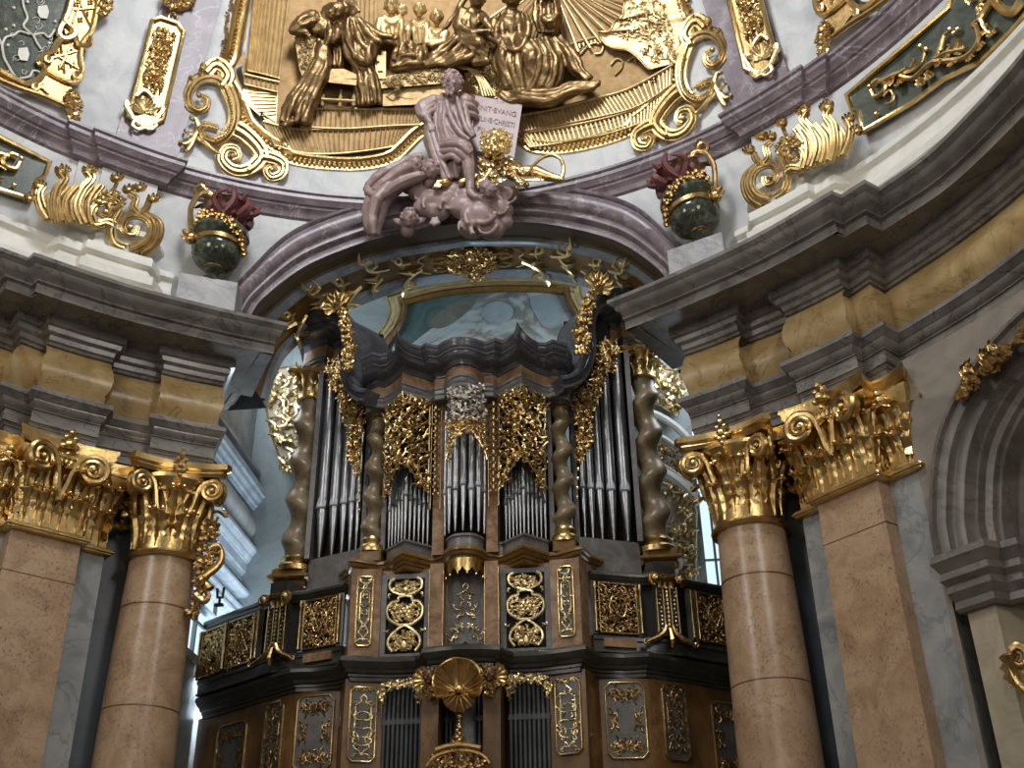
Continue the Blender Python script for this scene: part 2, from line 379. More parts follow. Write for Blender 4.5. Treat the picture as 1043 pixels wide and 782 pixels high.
bedm=[(-.6,12.3),(.02,12.3),(.02,12.16),(-.04,12.14),(-.06,12.06),(-.13,12.02),(-.15,11.94),(-.2,11.92),(-.2,11.87),(-.6,11.86)]
friez=[(-.6,11.88),(-.26,11.87),(-.2,11.8),(-.13,11.68),(-.09,11.54),(-.08,11.42),(-.11,11.28),(-.18,11.16),(-.27,11.04),(-.3,10.96),(-.6,10.95)]
archi=[(-.6,10.96),(-.02,10.95),(0,10.93),(0,10.86),(-.03,10.84),(-.06,10.78),(-.09,10.76),(-.09,10.73),(-.13,10.66),(-.17,10.63),(-.17,10.61),(-.2,10.6),(-.2,10.4),(-.23,10.39),(-.25,10.36),(-.25,10.34),(-.27,10.33),(-.27,10.2),(-1.1,10.2)]
n=0
for sg in (1,-1):
    for nm,pth,pr_,mt in (('trim',PC,cornice,'grey'),('trim',PA,bedm,'grey'),('trim',PA,friez,'ochre'),('trim',PA,archi,'grey')):
        n+=1;m=MB();m.sweep(pth,pr_,caps=True)
        if sg<0:m=m.mirror()
        struct('trim_%d'%n,m,M[mt],30)
# --- drum wall above the cornice, pierced by the arch; rises into the leaning dome
AO=crom([(4.66,12.7),(4.56,13.75),(4.22,14.55),(3.4,15.85),(1.95,16.72),(0.05,17.02)],10);AO=AO+[(-x+.1,z) for x,z in AO[::-1][1:]]
AI=crom([(4.18,12.7),(4.06,13.5),(3.8,14.15),(3.0,15.08),(1.6,15.85),(0.05,16.12)],10);AI=AI+[(-x+.1,z) for x,z in AI[::-1][1:]]
def archz(x):
    best=None
    for i in range(len(AO)-1):
        a,b=AO[i],AO[i+1]
        if min(a[0],b[0])<=x<=max(a[0],b[0]) and a[0]!=b[0]:
            z=a[1]+(b[1]-a[1])*(x-a[0])/(b[0]-a[0]);best=z if best is None else max(best,z)
    return best if best is not None else 12.6
m=MB();rows=[]
for i in range(-86,87):
    th=math.radians(i);x=RW*sin(th);z0=archz(x)-.06
    rows.append([wallpt(th,z0+(17-z0)*j/8) for j in range(9)]+[wallpt(th,17+j*.75) for j in range(1,10)])
m.grid(rows);struct('wall_end',m,M['plaster'],60)
def yw(x,h=0): return YC+math.sqrt((RW-h)**2-x*x)
def strip(C1,C2,prof,name,mt):
    m=MB();rows=[]
    for (x1,z1),(x2,z2) in zip(C1,C2):
        rows.append([V((x2+(x1-x2)*s,yw(x2+(x1-x2)*s,h),z2+(z1-z2)*s)) for s,h in prof])
    m.grid(rows);return struct(name,m,M[mt],35)
strip(AO,AI,[(1,-.05),(1,.2),(.96,.23),(.92,.21),(.9,.16),(.86,.16),(.84,.21),(.78,.27),(.68,.31),(.56,.31),(.46,.27),(.42,.2),(.38,.19),(.36,.24),(.3,.28),(.24,.28),(.2,.24),(.18,.18),(.1,.17),(.06,.2),(0,.2)],'trim_9','purple')
def intr(dep,name,mt):
    """dep: (depth behind wall face, rise above the inner arch curve)"""
    m=MB();rows=[]
    for x,z in AI:
        c=V((x-.05,0,(z-12.7)*1.2)).normalized() if z>12.8 else V((math.copysign(1,x),0,0))
        rows.append([V((x+c.x*r,yw(x)+d,z+c.z*r)) for d,r in dep])
    m.grid(rows);return struct(name,m,M[mt],35)
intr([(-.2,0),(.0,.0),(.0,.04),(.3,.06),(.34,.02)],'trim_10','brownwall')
intr([(.34,.02),(.36,-.06),(.42,-.09),(.5,-.09),(.55,-.05),(.56,.03),(.62,.05)],'trim_11','bluemarble')
intr([(.62,.05),(1.42,.05)],'trim_12','goldwood')
intr([(1.42,.05),(1.44,-.02),(1.5,-.03),(1.56,.0),(1.56,.05),(1.85,.05),(1.85,1.6)],'trim_13','bluemarble')
# --- ring cornice with its breaks over the strips
def ringpath(R0,breaks,lo=-1.5,hi=1.5,st=.03):
    """breaks: (x0,x1,out) ranges of x>0, mirrored"""
    P=[];pts=[]
    a=lo
    while a<=hi+1e-6:pts.append(a);a+=st
    ev=[]
    for x0,x1,o in breaks:
        for s in(1,-1):
            t0,t1=math.asin(x0/R0),math.asin(x1/R0)
            ev.append((min(s*t0,s*t1),max(s*t0,s*t1),o))
    allp=sorted(set([p for p in pts]+[e for v in ev for e in v[:2]]))
    def out(t,side):
        o=0
        for e0,e1,oo in ev:
            if (e0<t<e1) or (abs(t-e0)<1e-9 and side>0) or (abs(t-e1)<1e-9 and side<0):o=max(o,oo)
        return o
    for t in allp:
        for sd in(-1,1):
            r=R0-out(t,sd);q=(r*sin(t),YC+r*cos(t))
            if not P or (abs(P[-1][0]-q[0])+abs(P[-1][1]-q[1]))>1e-4:P.append(q)
    return P
ring=[(-.1,16.2),(0,16.2),(.05,16.24),(.06,16.3),(.09,16.36),(.15,16.42),(.16,16.47),(.2,16.49),(.24,16.56),(.27,16.6),(.27,16.68),(.31,16.72),(.31,16.78),(-.1,16.82)]
m=MB();m.sweep(ringpath(RW,[(5.75,6.75,.2),(6.75,7.1,.1)]),ring);struct('trim_14',m,M['purple'],30)
# white socle behind the cornice edge, broken forward under the gilded acanthus pieces
soc=[(-.1,14.3),(0,14.28),(.07,14.24),(.1,14.18),(.1,14.1),(.02,14.04),(.03,13.85),(.1,13.7),(.21,13.62),(.25,13.56),(.25,13.42),(.17,13.37),(.26,13.22),(.36,13.12),(.36,12.98),(.28,12.93),(.42,12.85),(.42,12.7)]
m=MB();m.sweep([p for p in ringpath(9.98,[],5.6/9.98,1.5)],soc)
for q in (m,m.mirror()):
    n+=1;struct('trim_%d'%(15+(q is not m)),q,M['white'],30)
def arcseg(R,x0,x1,k=6):
    t0,t1=math.asin(x0/R),math.asin(x1/R);return [(R*sin(t0+(t1-t0)*i/k),YC+R*cos(t0+(t1-t0)*i/k)) for i in range(k+1)]
con=[(-.3,14.82),(.04,14.82),(.07,14.77),(.07,14.68),(-.06,14.62),(-.07,14.42),(.0,14.28),(.12,14.22),(.15,14.16),(.15,14.02),(.05,13.97),(.14,13.82),(.24,13.74),(.24,13.56),(.14,13.5),(.34,13.4),(.36,13.2),(.28,13.15),(.35,12.9),(.35,12.7),(-.3,12.7)]
m=MB();m.sweep([(5.62,16.9)]+arcseg(9.72,5.62,6.42)+[(6.75,15.9)],con);m.sweep([(6.4,16.4)]+arcseg(9.86,6.4,6.85)+[(7.2,15.6)],[(o,z-.03) for o,z in con])
struct('trim_17',m,M['white'],30);struct('trim_18',m.mirror(),M['white'],30)
# pilaster strips of the drum, below and above the ring
m=MB()
for x0,x1,z0,z1,h in ((5.85,6.7,14.6,16.3,.13),(6.7,7.02,14.4,16.3,.06)):
    rows=[[wallpt(math.asin(x/RW),z,hh) for z in (z0,z1)] for x,hh in [(x0,-.1),(x0,h)]+[(x0+(x1-x0)*i/5,h) for i in range(6)]+[(x1,-.1)]];m.grid(rows)
struct('trim_19',m,M['plaster'],30);struct('trim_20',m.mirror(),M['plaster'],30)
m=MB()
for x0,x1,h in ((5.62,6.62,.1),(5.75,6.4,.14)):
    rows=[[wallpt(math.asin((x0+(x1-x0)*i/6)/RW)*(1-.012*(z-17)),z,hh) for z in [16.8+.8*k for k in range(9)]] for i,hh in [(0,-.05)]+[(i,h) for i in range(7)]+[(6,-.05)]];m.grid(rows)
struct('trim_21',m,M['purple'],30);struct('trim_22',m.mirror(),M['purple'],30)
# --- lower nave wall with the side arch
def arcw(R,s,z,h=0):
    t=s/R;return V(((R-h)*sin(t),YC+(R-h)*cos(t),z))
RL=9.9
SO=crom([(8.07,0.0),(8.07,3.5),(8.07,7.0),(8.17,7.95),(8.55,8.9),(9.3,9.6),(10.14,9.93),(11.0,10.0)],6)
m=MB();rows=[]
for i in range(12):
    s=7.98+.09*i/11;rows.append([arcw(RL,s,z) for z in (0,10.3)])
m.grid(rows);rows=[]
for s,z in SO[12:]:rows.append([arcw(RL,s,z),arcw(RL,s,10.35)])
m.grid(rows)
struct('wall_right',m,M['warmwall'],60)
struct('wall_left',m.mirror(),M['warmwall'],60)
def inset(C,d):
    out=[]
    for i,(s,z) in enumerate(C):
        a=C[max(0,i-1)];b=C[min(len(C)-1,i+1)];tx,tz=b[0]-a[0],b[1]-a[1];l=math.hypot(tx,tz) or 1;out.append((s+tz/l*d,z-tx/l*d))
    return out
def archm(prof,name,mt,C=SO[12:],sg=1):
    m=MB();lay=[[arcw(RL,s,z,h) for s,z in inset(C,d)] for d,h in prof];m.grid(lay)
    if sg<0:m=m.mirror()
    struct(name,m,M[mt],32)
AP=[(-.03,-.05),(-.03,.16),(.04,.18),(.07,.12),(.1,.12),(.2,.1),(.23,.12),(.26,.05),(.3,.02),(.42,0),(.45,.03),(.48,-.05),(.52,-.1),(.56,-.1),(.6,-.2),(.7,-.22),(.72,-.3),(.78,-.3),(.8,-.6),(1.0,-.62),(1.02,-.9),(1.1,-.9),(1.1,-2.2)]
archm(AP,'trim_23','archstone');archm(AP,'trim_24','archstone',sg=-1)
m=MB();m.grid([[arcw(RL,s,z,-2.2) for z in (0,10.5)] for s in (7.7,9,10.5,12.5)]);struct('wall_chapel',m,M['cream'])
# impost and the pier below
imp=[(0,7.15),(.16,7.15),(.18,7.05),(.14,6.98),(.1,6.9),(.12,6.8),(.06,6.72),(.08,6.62),(.02,6.5),(.03,6.4),(0,6.35),(-.1,6.35)]
def imppath(): return [tuple(arcw(RL,8.2,0,-.05)[:2]),tuple(arcw(RL,8.2,0,.1)[:2]),tuple(arcw(RL,8.75,0,.1)[:2]),tuple(arcw(RL,8.8,0,-.15)[:2]),tuple(arcw(RL,9.0,0,-.2)[:2]),tuple(arcw(RL,9.05,0,-.6)[:2]),tuple(arcw(RL,9.3,0,-2.0)[:2])]
m=MB();m.sweep(imppath(),imp,caps=True);struct('trim_25',m,M['archstone'],30);struct('trim_26',m.mirror(),M['grey'],30)
m=MB();m.sweep([tuple(arcw(RL,8.28,0,-.1)[:2]),tuple(arcw(RL,8.28,0,.04)[:2]),tuple(arcw(RL,8.7,0,.04)[:2]),tuple(arcw(RL,8.72,0,-.2)[:2]),tuple(arcw(RL,9.25,0,-2.0)[:2])],[(0,0),(0,6.5),(-.1,6.5)]);struct('trim_27',m,M['cream'],30);struct('trim_28',m.mirror(),M['cream'],30)
# recess between column and pilaster, jambs of the great arch
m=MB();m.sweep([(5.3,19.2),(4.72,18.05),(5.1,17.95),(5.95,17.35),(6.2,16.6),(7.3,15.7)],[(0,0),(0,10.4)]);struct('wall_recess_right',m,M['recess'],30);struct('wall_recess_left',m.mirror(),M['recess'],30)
# --- organ room behind the arch
m=MB();m.add([(-6,22.6,0),(6,22.6,0),(6,22.6,18),(-6,22.6,18)],[(0,1,2,3)]);struct('wall_back',m,M['bluewall'])
m=MB();m.add([(-6,18.9,17.6),(6,18.9,17.6),(6,22.8,17.6),(-6,22.8,17.6)],[(0,1,2,3)]);struct('ceiling',m,M['bluewall'])
wl=MB();wl.add([(-5.45,18.6,0),(-5.45,22.7,0),(-5.45,22.7,17.6),(-5.45,18.6,17.6)],[(0,1,2,3)]);struct('wall_room_left',wl,M['whitemarble']);struct('wall_room_right',wl.mirror(),M['whitemarble'])
m=MB();rp=[(5.2,22.6),(5.2,19.0)];m.sweep(rp,[(o,z) for o,z in cornice[:-1]]+[(-2,12.3)]);m.sweep([(5.4,22.6),(5.4,19.0)],[(o+.35,z) for o,z in bedm]);m.sweep([(5.4,22.6),(5.4,19.0)],[(o+.3,z) for o,z in archi])
m2=MB()
for z,o in ((9.95,.22),(9.6,.14),(9.35,.2),(8.95,.1)):m2.sweep([(5.4,22.6),(5.4,19.0)],[(-.1,z),(o,z),(o,z-.06),(o-.05,z-.12),(-.1,z-.14)])
m.merge(m2);struct('trim_30',m.mirror(),M['bluemarble'],30);struct('trim_31',m,M['bluemarble'],30)
m=MB();m.sweep([(5.4,22.6),(5.4,19.0)],[(o+.3,z) for o,z in friez]);struct('trim_32',m.mirror(),M['whitemarble'],30);struct('trim_33',m,M['whitemarble'],30)
m=MB();m.add([(-14,-6,0),(14,-6,0),(14,23,0),(-14,23,0)],[(0,1,2,3)]);struct('floor',m,marble('floor_stone',[(.3,hx('#6a6056')),(.7,hx('#8d8274'))],None,.8),60)
# windows of the organ room (daylight)
def emis(name,c,s):
    m=bpy.data.materials.new(name);m.use_nodes=True;nt=m.node_tree;nt.nodes.remove(nt.nodes['Principled BSDF']);e=nt.nodes.new('ShaderNodeEmission');e.inputs[0].default_value=(*c,1);e.inputs[1].default_value=s
    nt.links.new(e.outputs[0],nt.nodes['Material Output'].inputs[0]);return m
GL=emis('daylit_glass',(.62,.83,1.0),1.15)
def window(i,O,U,w,z0,z1,cols,rws):
    U=V(U);N=V((0,0,1)).cross(U);S=Loc(V(O)+V((0,0,z0)),U,(0,0,1),-N)
    if S.N.dot(CP-V(O))<0:S.N=-S.N
    H=z1-z0;m=MB();m.add([S.P(0,0,.02),S.P(w,0,.02),S.P(w,H,.02),S.P(0,H,.02)],[(0,1,2,3)]);g=struct('window_%d'%i,m,GL)
    f=MB()
    for k in range(cols+1):
        x=w*k/cols;b=.07 if k in(0,cols) else .025;f.prism([(x-b,0),(x+b,0),(x+b,H),(x-b,H)],.01,.1,S)
    for k in range(rws+1):
        y=H*k/rws;b=.07 if k in(0,rws) else .02;f.prism([(0,y-b),(w,y-b),(w,y+b),(0,y+b)],.01,.08,S)
    o=obj('window_frame',f,M['whitemarble']);o.parent=g
window(1,(-5.42,19.3,0),(0,1,0),2.9,7.9,9.25,3,2)
window(2,(4.5,22.55,0),(1,0,0),.85,7.0,13.2,3,2)
# ============================================================ COLUMNS AND CAPITALS
def abacus(mb,A,z,t,r=.16,cut=.1,k=8,xs=1):
    """concave-sided plate, half width A"""
    out=[]
    for q in range(4):
        a=q*PI/2;c,s=cos(a),sin(a)
        for i in range(k+1):
            u=-1+2*i/k;x=u*(A-cut);y=-(A-r*(1-u*u))
            out.append((x*c-y*s,x*s+y*c))
    lv=[(1.0-.12,z),(1.0-.05,z+t*.25),(1.0-.07,z+t*.4),(1.0,z+t*.55),(1.0,z+t),(.9,z+t)]
    rows=[[V((x*f*xs,y*f,zz)) for x,y in out] for f,zz in lv];mb.grid(rows,False,True);mb.cap(rows[0][::-1]);mb.cap(rows[-1])
def volute(mb,c,U,W,N,r,sg=1):
    """spiral scroll with its tail sweeping down; U sideways outwards, W up"""
    S=Loc(c,U,W,N);pts=spiral(0,0,r,.12*r,90,90-sg*800,44)
    tail=[(-1.9*r,-2.5*r),(-1.55*r,-1.6*r),(-1.35*r,-.6*r),(-1.05*r,.35*r),(-.6*r,.85*r)]
    P=crom(tail,5)[:-1]+pts if sg>0 else pts
    rr=[.27*r]*len(P)
    for i in range(44):rr[len(P)-1-i]=.1*r+.17*r*i/44
    mb.tube([S.P(x,y,.15*r+.25*r*(i/len(P))) for i,(x,y) in enumerate(P)],rr,7)
    mb.blob(S.P(0,0,.45*r),.2*r,None,8,5)
    mb.prism(spiral(0,0,.95*r,.95*r,0,345,15),-.35*r,.1*r,S)
def corinthian(parent,r,H,A,square=False,hw=None,mt='gold',sides=4,label=None,d=None):
    """built in the parent's frame: neck at z=0, face towards -y. square: pilaster of half width hw, half depth d"""
    g=M[mt];m=MB();za=H*.86
    if not square:
        m.lathe([(r*1.0,-.1*r),(r*1.14,-.08*r),(r*1.18,0),(r*1.13,.07*r),(r*1.02,.1*r),(r*.98,.3*H),(r*1.02,.55*H),(r*1.2,.74*H),(r*1.42,.8*H),(r*1.42,.84*H),(r*1.2,.86*H)],n=36)
        abacus(m,A,za,H*.14)
    else:
        for z0,z1,e in ((-.06,.05,.09),(-.03,.02,.12)):m.bev((0,0,(z0+z1)/2*H/1.4),((hw+e)*2,(d+e)*2,(z1-z0)*H/1.4),.02)
        rows=[]
        for f,z in ((0,.05),(0,.4),(.05,.62),(.14,.76),(.16,.84),(.1,.86)):
            x,y=hw+f*H*.6,d+f*H*.6;rows.append([V((-x,-y,z*H)),V((x,-y,z*H)),V((x,y,z*H)),V((-x,y,z*H))])
        m.grid(rows,False,True);m.cap(rows[-1])
        x,y=hw+.17*H,d+.17*H
        rows=[]
        for f,z in ((.9,.86),(.97,.9),(.95,.93),(1,.96),(1,1.0)):
            w=[];
            for a in ((-x,-y,x,-y),(x,-y,x,y),(x,y,-x,y),(-x,y,-x,-y)):
                for i in range(7):
                    u=i/6;px=a[0]+(a[2]-a[0])*u;py=a[1]+(a[3]-a[1])*u;dd=.09*H*(1-(2*u-1)**2);nx,ny=(a[3]-a[1]),-(a[2]-a[0]);l=math.hypot(nx,ny);w.append(V(((px-nx/l*dd)*f,(py-ny/l*dd)*f,z*H)))
            rows.append(w)
        m.grid(rows,False,True);m.cap(rows[0][::-1]);m.cap(rows[-1])
    cap=part('capital',m,g,parent,True,label)
    # leaves
    if not square:
        for k in range(8):
            a=k*PI/4+PI/8;o=V((sin(a),-cos(a),0))
            q=MB();q.leaf(o*r*1.0+V((0,0,.06*H)),(0,0,1),o,.37*H,r*.66,.42,4,.12,16,.09,.13);part('acanthus_leaf',q,g,cap,True)
            a=k*PI/4;o=V((sin(a),-cos(a),0))
            q=MB();q.leaf(o*r*.97+V((0,0,.1*H)),(0,0,1),o,.57*H,r*.56,.34,5,.16,18,.09,.14);
            for e in(.2,-.2):o2=V((sin(a+e),-cos(a+e),0));q.tube([o2*r*1.0+V((0,0,.3*H)),o2*r*1.06+V((0,0,.5*H)),V((sin(a+e*1.6),-cos(a+e*1.6),0))*r*1.2+V((0,0,.66*H))],[r*.04,r*.05,r*.07],6);q.blob(V((sin(a+e*1.6),-cos(a+e*1.6),0))*r*1.24+V((0,0,.67*H)),r*.09,None,7,5)
            part('acanthus_leaf',q,g,cap,True)
        R=A
        faces=[(0,-1),(1,0),(0,1),(-1,0)]
        for i,(fx,fy) in enumerate(faces):
            N=V((fx,fy,0));U0=V((-fy,fx,0))
            for s in(1,-1):
                U=(U0*s+N*.35).normalized();Nn=(N-U*N.dot(U)).normalized()
                q=MB();volute(q,U0*s*(A*.68)+N*(A*.80)+V((0,0,.69*H)),U,V((0,0,1)),Nn,r*.34);part('volute',q,g,cap,True)
            q=MB()
            for j in range(-3,4):
                u=j/3.6*r*.62;q.blob(U0*u+N*(A*.66)+V((0,0,.745*H)),(r*.08,r*.08,r*.1),None,7,5)
            q.tube([U0*(u*r*.62)+N*(A*.68)+V((0,0,.80*H)) for u in (-1,-.5,0,.5,1)],r*.05,6);q.tube([U0*(u*r*.6)+N*(A*.66)+V((0,0,.69*H)) for u in (-1,-.5,0,.5,1)],r*.035,6)
            part('egg_moulding',q,g,cap,True)
            q=MB()
            for j,(u,z,rr) in enumerate(((0,.93,.15),(-.16,.9,.09),(.16,.9,.09),(-.12,1.0,.09),(.12,1.0,.09),(0,1.06,.1),(0,.82,.08),(-.07,.87,.1),(.07,.87,.1),(0,1.13,.06))):
                q.blob(U0*(u*r)+N*(A*.9)+V((0,0,z*H)),rr*r,None,7,5)
            part('fleuron',q,g,cap,True)
    else:
        nf=max(1,round(hw*2/.36))
        def row(cnt,half,N,U0,dd,z,h,w,c):
            for j in range(cnt):
                u=(-1+2*(j+.5)/cnt)*half;q=MB();q.leaf(U0*u+N*dd+V((0,0,z)),(0,0,1),N,h,w,c,4,.12,16,.09,.13);part('acanthus_leaf',q,g,cap,True)
        fs=[(V((0,-1,0)),V((1,0,0)),hw,d),(V((1,0,0)),V((0,1,0)),d,hw),(V((-1,0,0)),V((0,-1,0)),d,hw)]
        for N,U0,half,dd in fs:
            c1=max(1,round(half*2/(.24*H/1.35)));lw=2*half/c1*1.15
            row(c1,half,N,U0,dd,.05*H,.36*H,lw,.42);row(c1+1,half*1.12,N,U0,dd,.1*H,.57*H,lw*.9,.34)
            if half>.35:
                for s in (1,-1):
                    U=(U0*s+N*.25).normalized();Nn=(N-U*N.dot(U)).normalized();q=MB();volute(q,U0*s*(half*.78)+N*(dd+.16*H)+V((0,0,.69*H)),U,V((0,0,1)),Nn,H*.15);part('volute',q,g,cap,True)
                q=MB()
                for j in range(-3,4):q.blob(U0*(j/3.5*half*.5)+N*(dd+.14*H)+V((0,0,.73*H)),(H*.035,H*.035,H*.045),None,7,5)
                q.tube([U0*(u*half*.5)+N*(dd+.14*H)+V((0,0,.785*H)) for u in (-1,0,1)],H*.022,6);part('egg_moulding',q,g,cap,True)
                q=MB()
                for (u,z,rr) in ((0,.93,.15),(-.16,.9,.09),(.16,.9,.09),(-.12,1.0,.09),(.12,1.0,.09),(0,1.06,.1),(0,.82,.08)):q.blob(U0*(u*H*.4)+N*(dd+.15*H)+V((0,0,z*H)),rr*H*.4,None,7,5)
                part('fleuron',q,g,cap,True)
            else:
                q=MB();q.blob(U0*0+N*(dd+.1*H)+V((0,0,.74*H)),(H*.08,H*.08,H*.07),None,8,6);q.blob(N*(dd+.14*H)+V((0,0,.8*H)),H*.05,None,8,6);part('bud',q,g,cap,True)
    return cap
ZN=8.63;HC=1.6
def column(x,y,rz,label):
    t=thing('column',label,'column',(x,y,0),rz,'round limestone columns beside the great arch')
    m=MB();m.lathe([(.74,0),(.74,.3),(.66,.32),(.72,.42),(.66,.55),(.63,.6),(.63,2.5),(.62,4.8),(.60,6.4),(.575,7.6),(.55,8.4),(.55,8.63)],n=48);part('shaft',m,M['pink'],t,True)
    e=bpy.data.objects.new('capital_mount',None);COL.objects.link(e)
    return t
def put_capital(t,z,**k):
    """capital directly under its column, raised to the neck"""
    before=set(bpy.data.objects);c=corinthian(t,**k)
    for o in set(bpy.data.objects)-before:
        if o is not c:pass
    c.location=(0,0,z);return c
def shaftcol(x,y,rz,label):
    t=thing('column',label,'column',(x,y,0),rz)
    m=MB();m.lathe([(.74,0),(.74,.3),(.66,.32),(.72,.42),(.66,.55),(.63,.6),(.63,2.5),(.62,4.8),(.60,6.4),(.575,7.6),(.55,8.4),(.55,8.63)],n=48);part('shaft',m,M['pink'],t,True)
    for z in (6.1,7.75):
        j=MB();j.lathe([(.55,z-.012),(.607 if z<7 else .578,z-.01),(.607 if z<7 else .578,z+.01),(.55,z+.012)],n=48);part('joint',j,M['case'],t,True)
    put_capital(t,8.63,r=.55,H=HC,A=.86);return t
ang=math.radians(28)
shaftcol(4.95,17.45,-ang,'round pink limestone column with gilded capital right of the organ')
shaftcol(-4.92,17.42,ang,'round pink limestone column with gilded capital left of the organ')
def pilaster_part(t,lx,ly,hw,d,mt,joints=()):
    nm='shaft' if mt=='pink' else 'side_strip';m=MB();f=1.06
    rows=[[V((lx+sx*hw*k,ly+sy*d*k,z)) for sx,sy in((-1,-1),(1,-1),(1,1),(-1,1))] for k,z in((1.25,0),(1.25,.5),(f,.6),(f,4),(1.03,6.5),(1,ZN))];m.grid(rows,False,True);m.cap(rows[-1]);p=part(nm,m,M[mt],t,True,label='pale marble strip' if mt!='pink' else None,ang=20)
    for z in joints:
        j=MB();j.box((lx,ly,z),(hw*2.065,d*2.065,.012));part('joint',j,M['case'],p,True)
    c=corinthian(t,r=hw,H=HC*(1 if hw>.4 else .97),A=hw,square=True,hw=hw,d=d);c.location=(lx,ly,ZN)
pa=math.atan2(15.48-16.34,6.64-5.86)
for s,w in ((1,'right'),(-1,'left')):
    dirv=V((cos(pa),sin(pa),0));nn=V((-.74,-.67,0));fr=V((6.25,15.91,0));c=fr-nn*.2
    t=thing('pilaster','broad flat pink limestone pilaster with gilded capital and pale side strips, at the far %s'%w,'pilaster',(s*c.x,c.y,0),pa*s)
    pilaster_part(t,0,0,.56,.22,'pink',(5.6,7.9));pilaster_part(t,-.79*s,.21,.27,.2,'whitemarble');pilaster_part(t,.82*s,.24,.28,.2,'whitemarble')
# ============================================================ THE ORGAN
OX=.06
class FlatL(Flat):
    pass
class Cyl:
    def __init__(s,cx,cy,R): s.cx=cx;s.cy=cy;s.R=R;s.k=.0195
    def P(s,a,b,h=0):
        d=ray(a,b);R=s.R+h;aa=d.x*d.x+d.y*d.y;ox,oy=CP.x-s.cx,CP.y-s.cy;bb=ox*d.x+oy*d.y;cc=ox*ox+oy*oy-R*R
        t=(-bb-math.sqrt(max(0,bb*bb-aa*cc)))/aa;p=CP+d*t
        return p
def sh(m,d=OX):
    m.v=[p+V((d,0,0)) for p in m.v];return m
def both(m): 
    """organ halves: as drawn and mirrored about the organ's own axis"""
    return [sh(m.clone()),sh(m.mirror())]
def mirO(m):
    """mirror something already in world place about the organ axis"""
    r=m.mirror();r.v=[p+V((2*OX,0,0)) for p in r.v];return r
def full(path): return [(-x,y) for x,y in path[::-1] if x>1e-6]+path
def loft(A,B,prof,caps=False):
    m=MB();m.grid([[V((a[0]+(b[0]-a[0])*s,a[1]+(b[1]-a[1])*s,z)) for s,z in prof] for a,b in zip(A,B)]);
    return m
organ=thing('pipe_organ','large marbled and gilded pipe organ with twisted columns under the painted vault','pipe organ',(OX,19.6,0))
gallery=thing('organ_gallery','dark marbled gallery front with gilt panels beneath the pipe organ','gallery',(OX,19.9,0))
# ---------------- ledge and lower front
LP=[(0,18.2),(.33,18.24),(.66,18.33),(.75,18.62),(.85,18.74),(1.25,18.75),(1.75,18.62),(2.08,18.5),(2.25,18.93),(2.35,19.02),(2.72,19.12),(3.12,19.1),(3.25,19.2),(3.8,19.6),(4.35,20.02),(5.1,20.55),(5.44,20.8)]
ledge=[(-.7,7.25),(-.04,7.25),(0,7.21),(0,7.15),(-.03,7.12),(-.05,7.08),(-.11,7.04),(-.13,6.99),(-.17,6.97),(-.17,6.93),(-.2,6.92),(-.2,6.86),(-.5,6.85)]
m=MB();m.sweep(full(LP)[::1],ledge);part('ledge',sh(m),M['ledge'],gallery,ang=30)
lowp=[(1.42,19.3),(1.42,18.98),(2.04,18.78),(2.2,19.2),(2.25,19.28),(3.06,19.36),(3.2,19.44),(3.78,19.86),(4.3,20.28),(5.1,20.85),(5.44,21.1)]
m=MB();m.sweep(lowp,[(0,0),(0,6.9)])
for q in both(m):part('front_wall',q,M['case'],gallery,ang=25)
for x0,x1,y,dy in ((.37,.65,18.42,.7),):
    m=MB();m.box(((x0+x1)/2,y+dy/2,3.45),(x1-x0,dy,6.9))
    for q in both(m):part('pier',q,M['case'],gallery)
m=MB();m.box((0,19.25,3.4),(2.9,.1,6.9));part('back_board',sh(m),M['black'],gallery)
m=MB();m.box((0,18.95,3.2),(.3,.1,6.4));part('centre_board',sh(m),M['slate'],gallery)
# ---------------- pipes
def pipe(x,y,z0,foot,top,r,mt='pipe',par=None,pointed=True):
    m=MB();n=14;dk=(mt=='pipedark')
    m.lathe([(r*(.8 if dk else .22),z0),(r*(.85 if dk else .3),z0+.02),(r*.96,z0+foot-.03),(r*1.0,z0+foot),(r*.98,z0+foot+.02),(r,z0+foot+.05),(r,top-.04),(r*1.05,top-.03),(r*1.05,top)],(x,y,0),n)
    # mouth: flattened lips with a dark slot
    w=r*.75
    m.add([(x-w,y-r*1.02,z0+foot+.02),(x+w,y-r*1.02,z0+foot+.02),(x+w,y-r*.9,z0+foot+.06+r*.5),(x,y-r*1.0,z0+foot+.06+r*2.2),(x-w,y-r*.9,z0+foot+.06+r*.5)],[(0,1,2,3,4)])
    o=part('pipe',m,M[mt],par or organ,ang=40)
    s=MB();s.add([(x-w,y-r*1.06,z0+foot-.005),(x+w,y-r*1.06,z0+foot-.005),(x+w,y-r*1.05,z0+foot+.03),(x-w,y-r*1.05,z0+foot+.03)],[(0,1,2,3)])
    s.box((x-w-.004,y-r*.9,z0+foot+.03),(.012,r*.35,.09));s.box((x+w+.004,y-r*.9,z0+foot+.03),(.012,r*.35,.09))
    part('mouth',s,M['pipedark'],o);return o
for i in range(7):
    a=(i-3)*math.radians(21);pipe(OX+.4*sin(a)*1.0,18.86-.36*cos(a),9.38,.86 if i%2==1 else .78,11.9,.058 if abs(i-3)>2 else .066)
for sg in(1,-1):
    for i in range(11):
        t=(i-5)/5.3;x=1.08+t*.38;y=18.66+abs(t)*.34;pipe(OX+sg*x,y,9.32+.02*(1-abs(t)),.78-.08*abs(t)+(.06 if i%2 else 0),11.6-.5*abs(t),.042 if i!=5 else .05)
    for i,(x,y,r) in enumerate(((2.14,19.36,.06),(2.28,19.43,.075),(2.45,19.5,.085),(2.66,19.58,.1),(2.92,19.67,.118))):
        pipe(OX+sg*x,y,9.47,.98,12.0+i*.42,r)
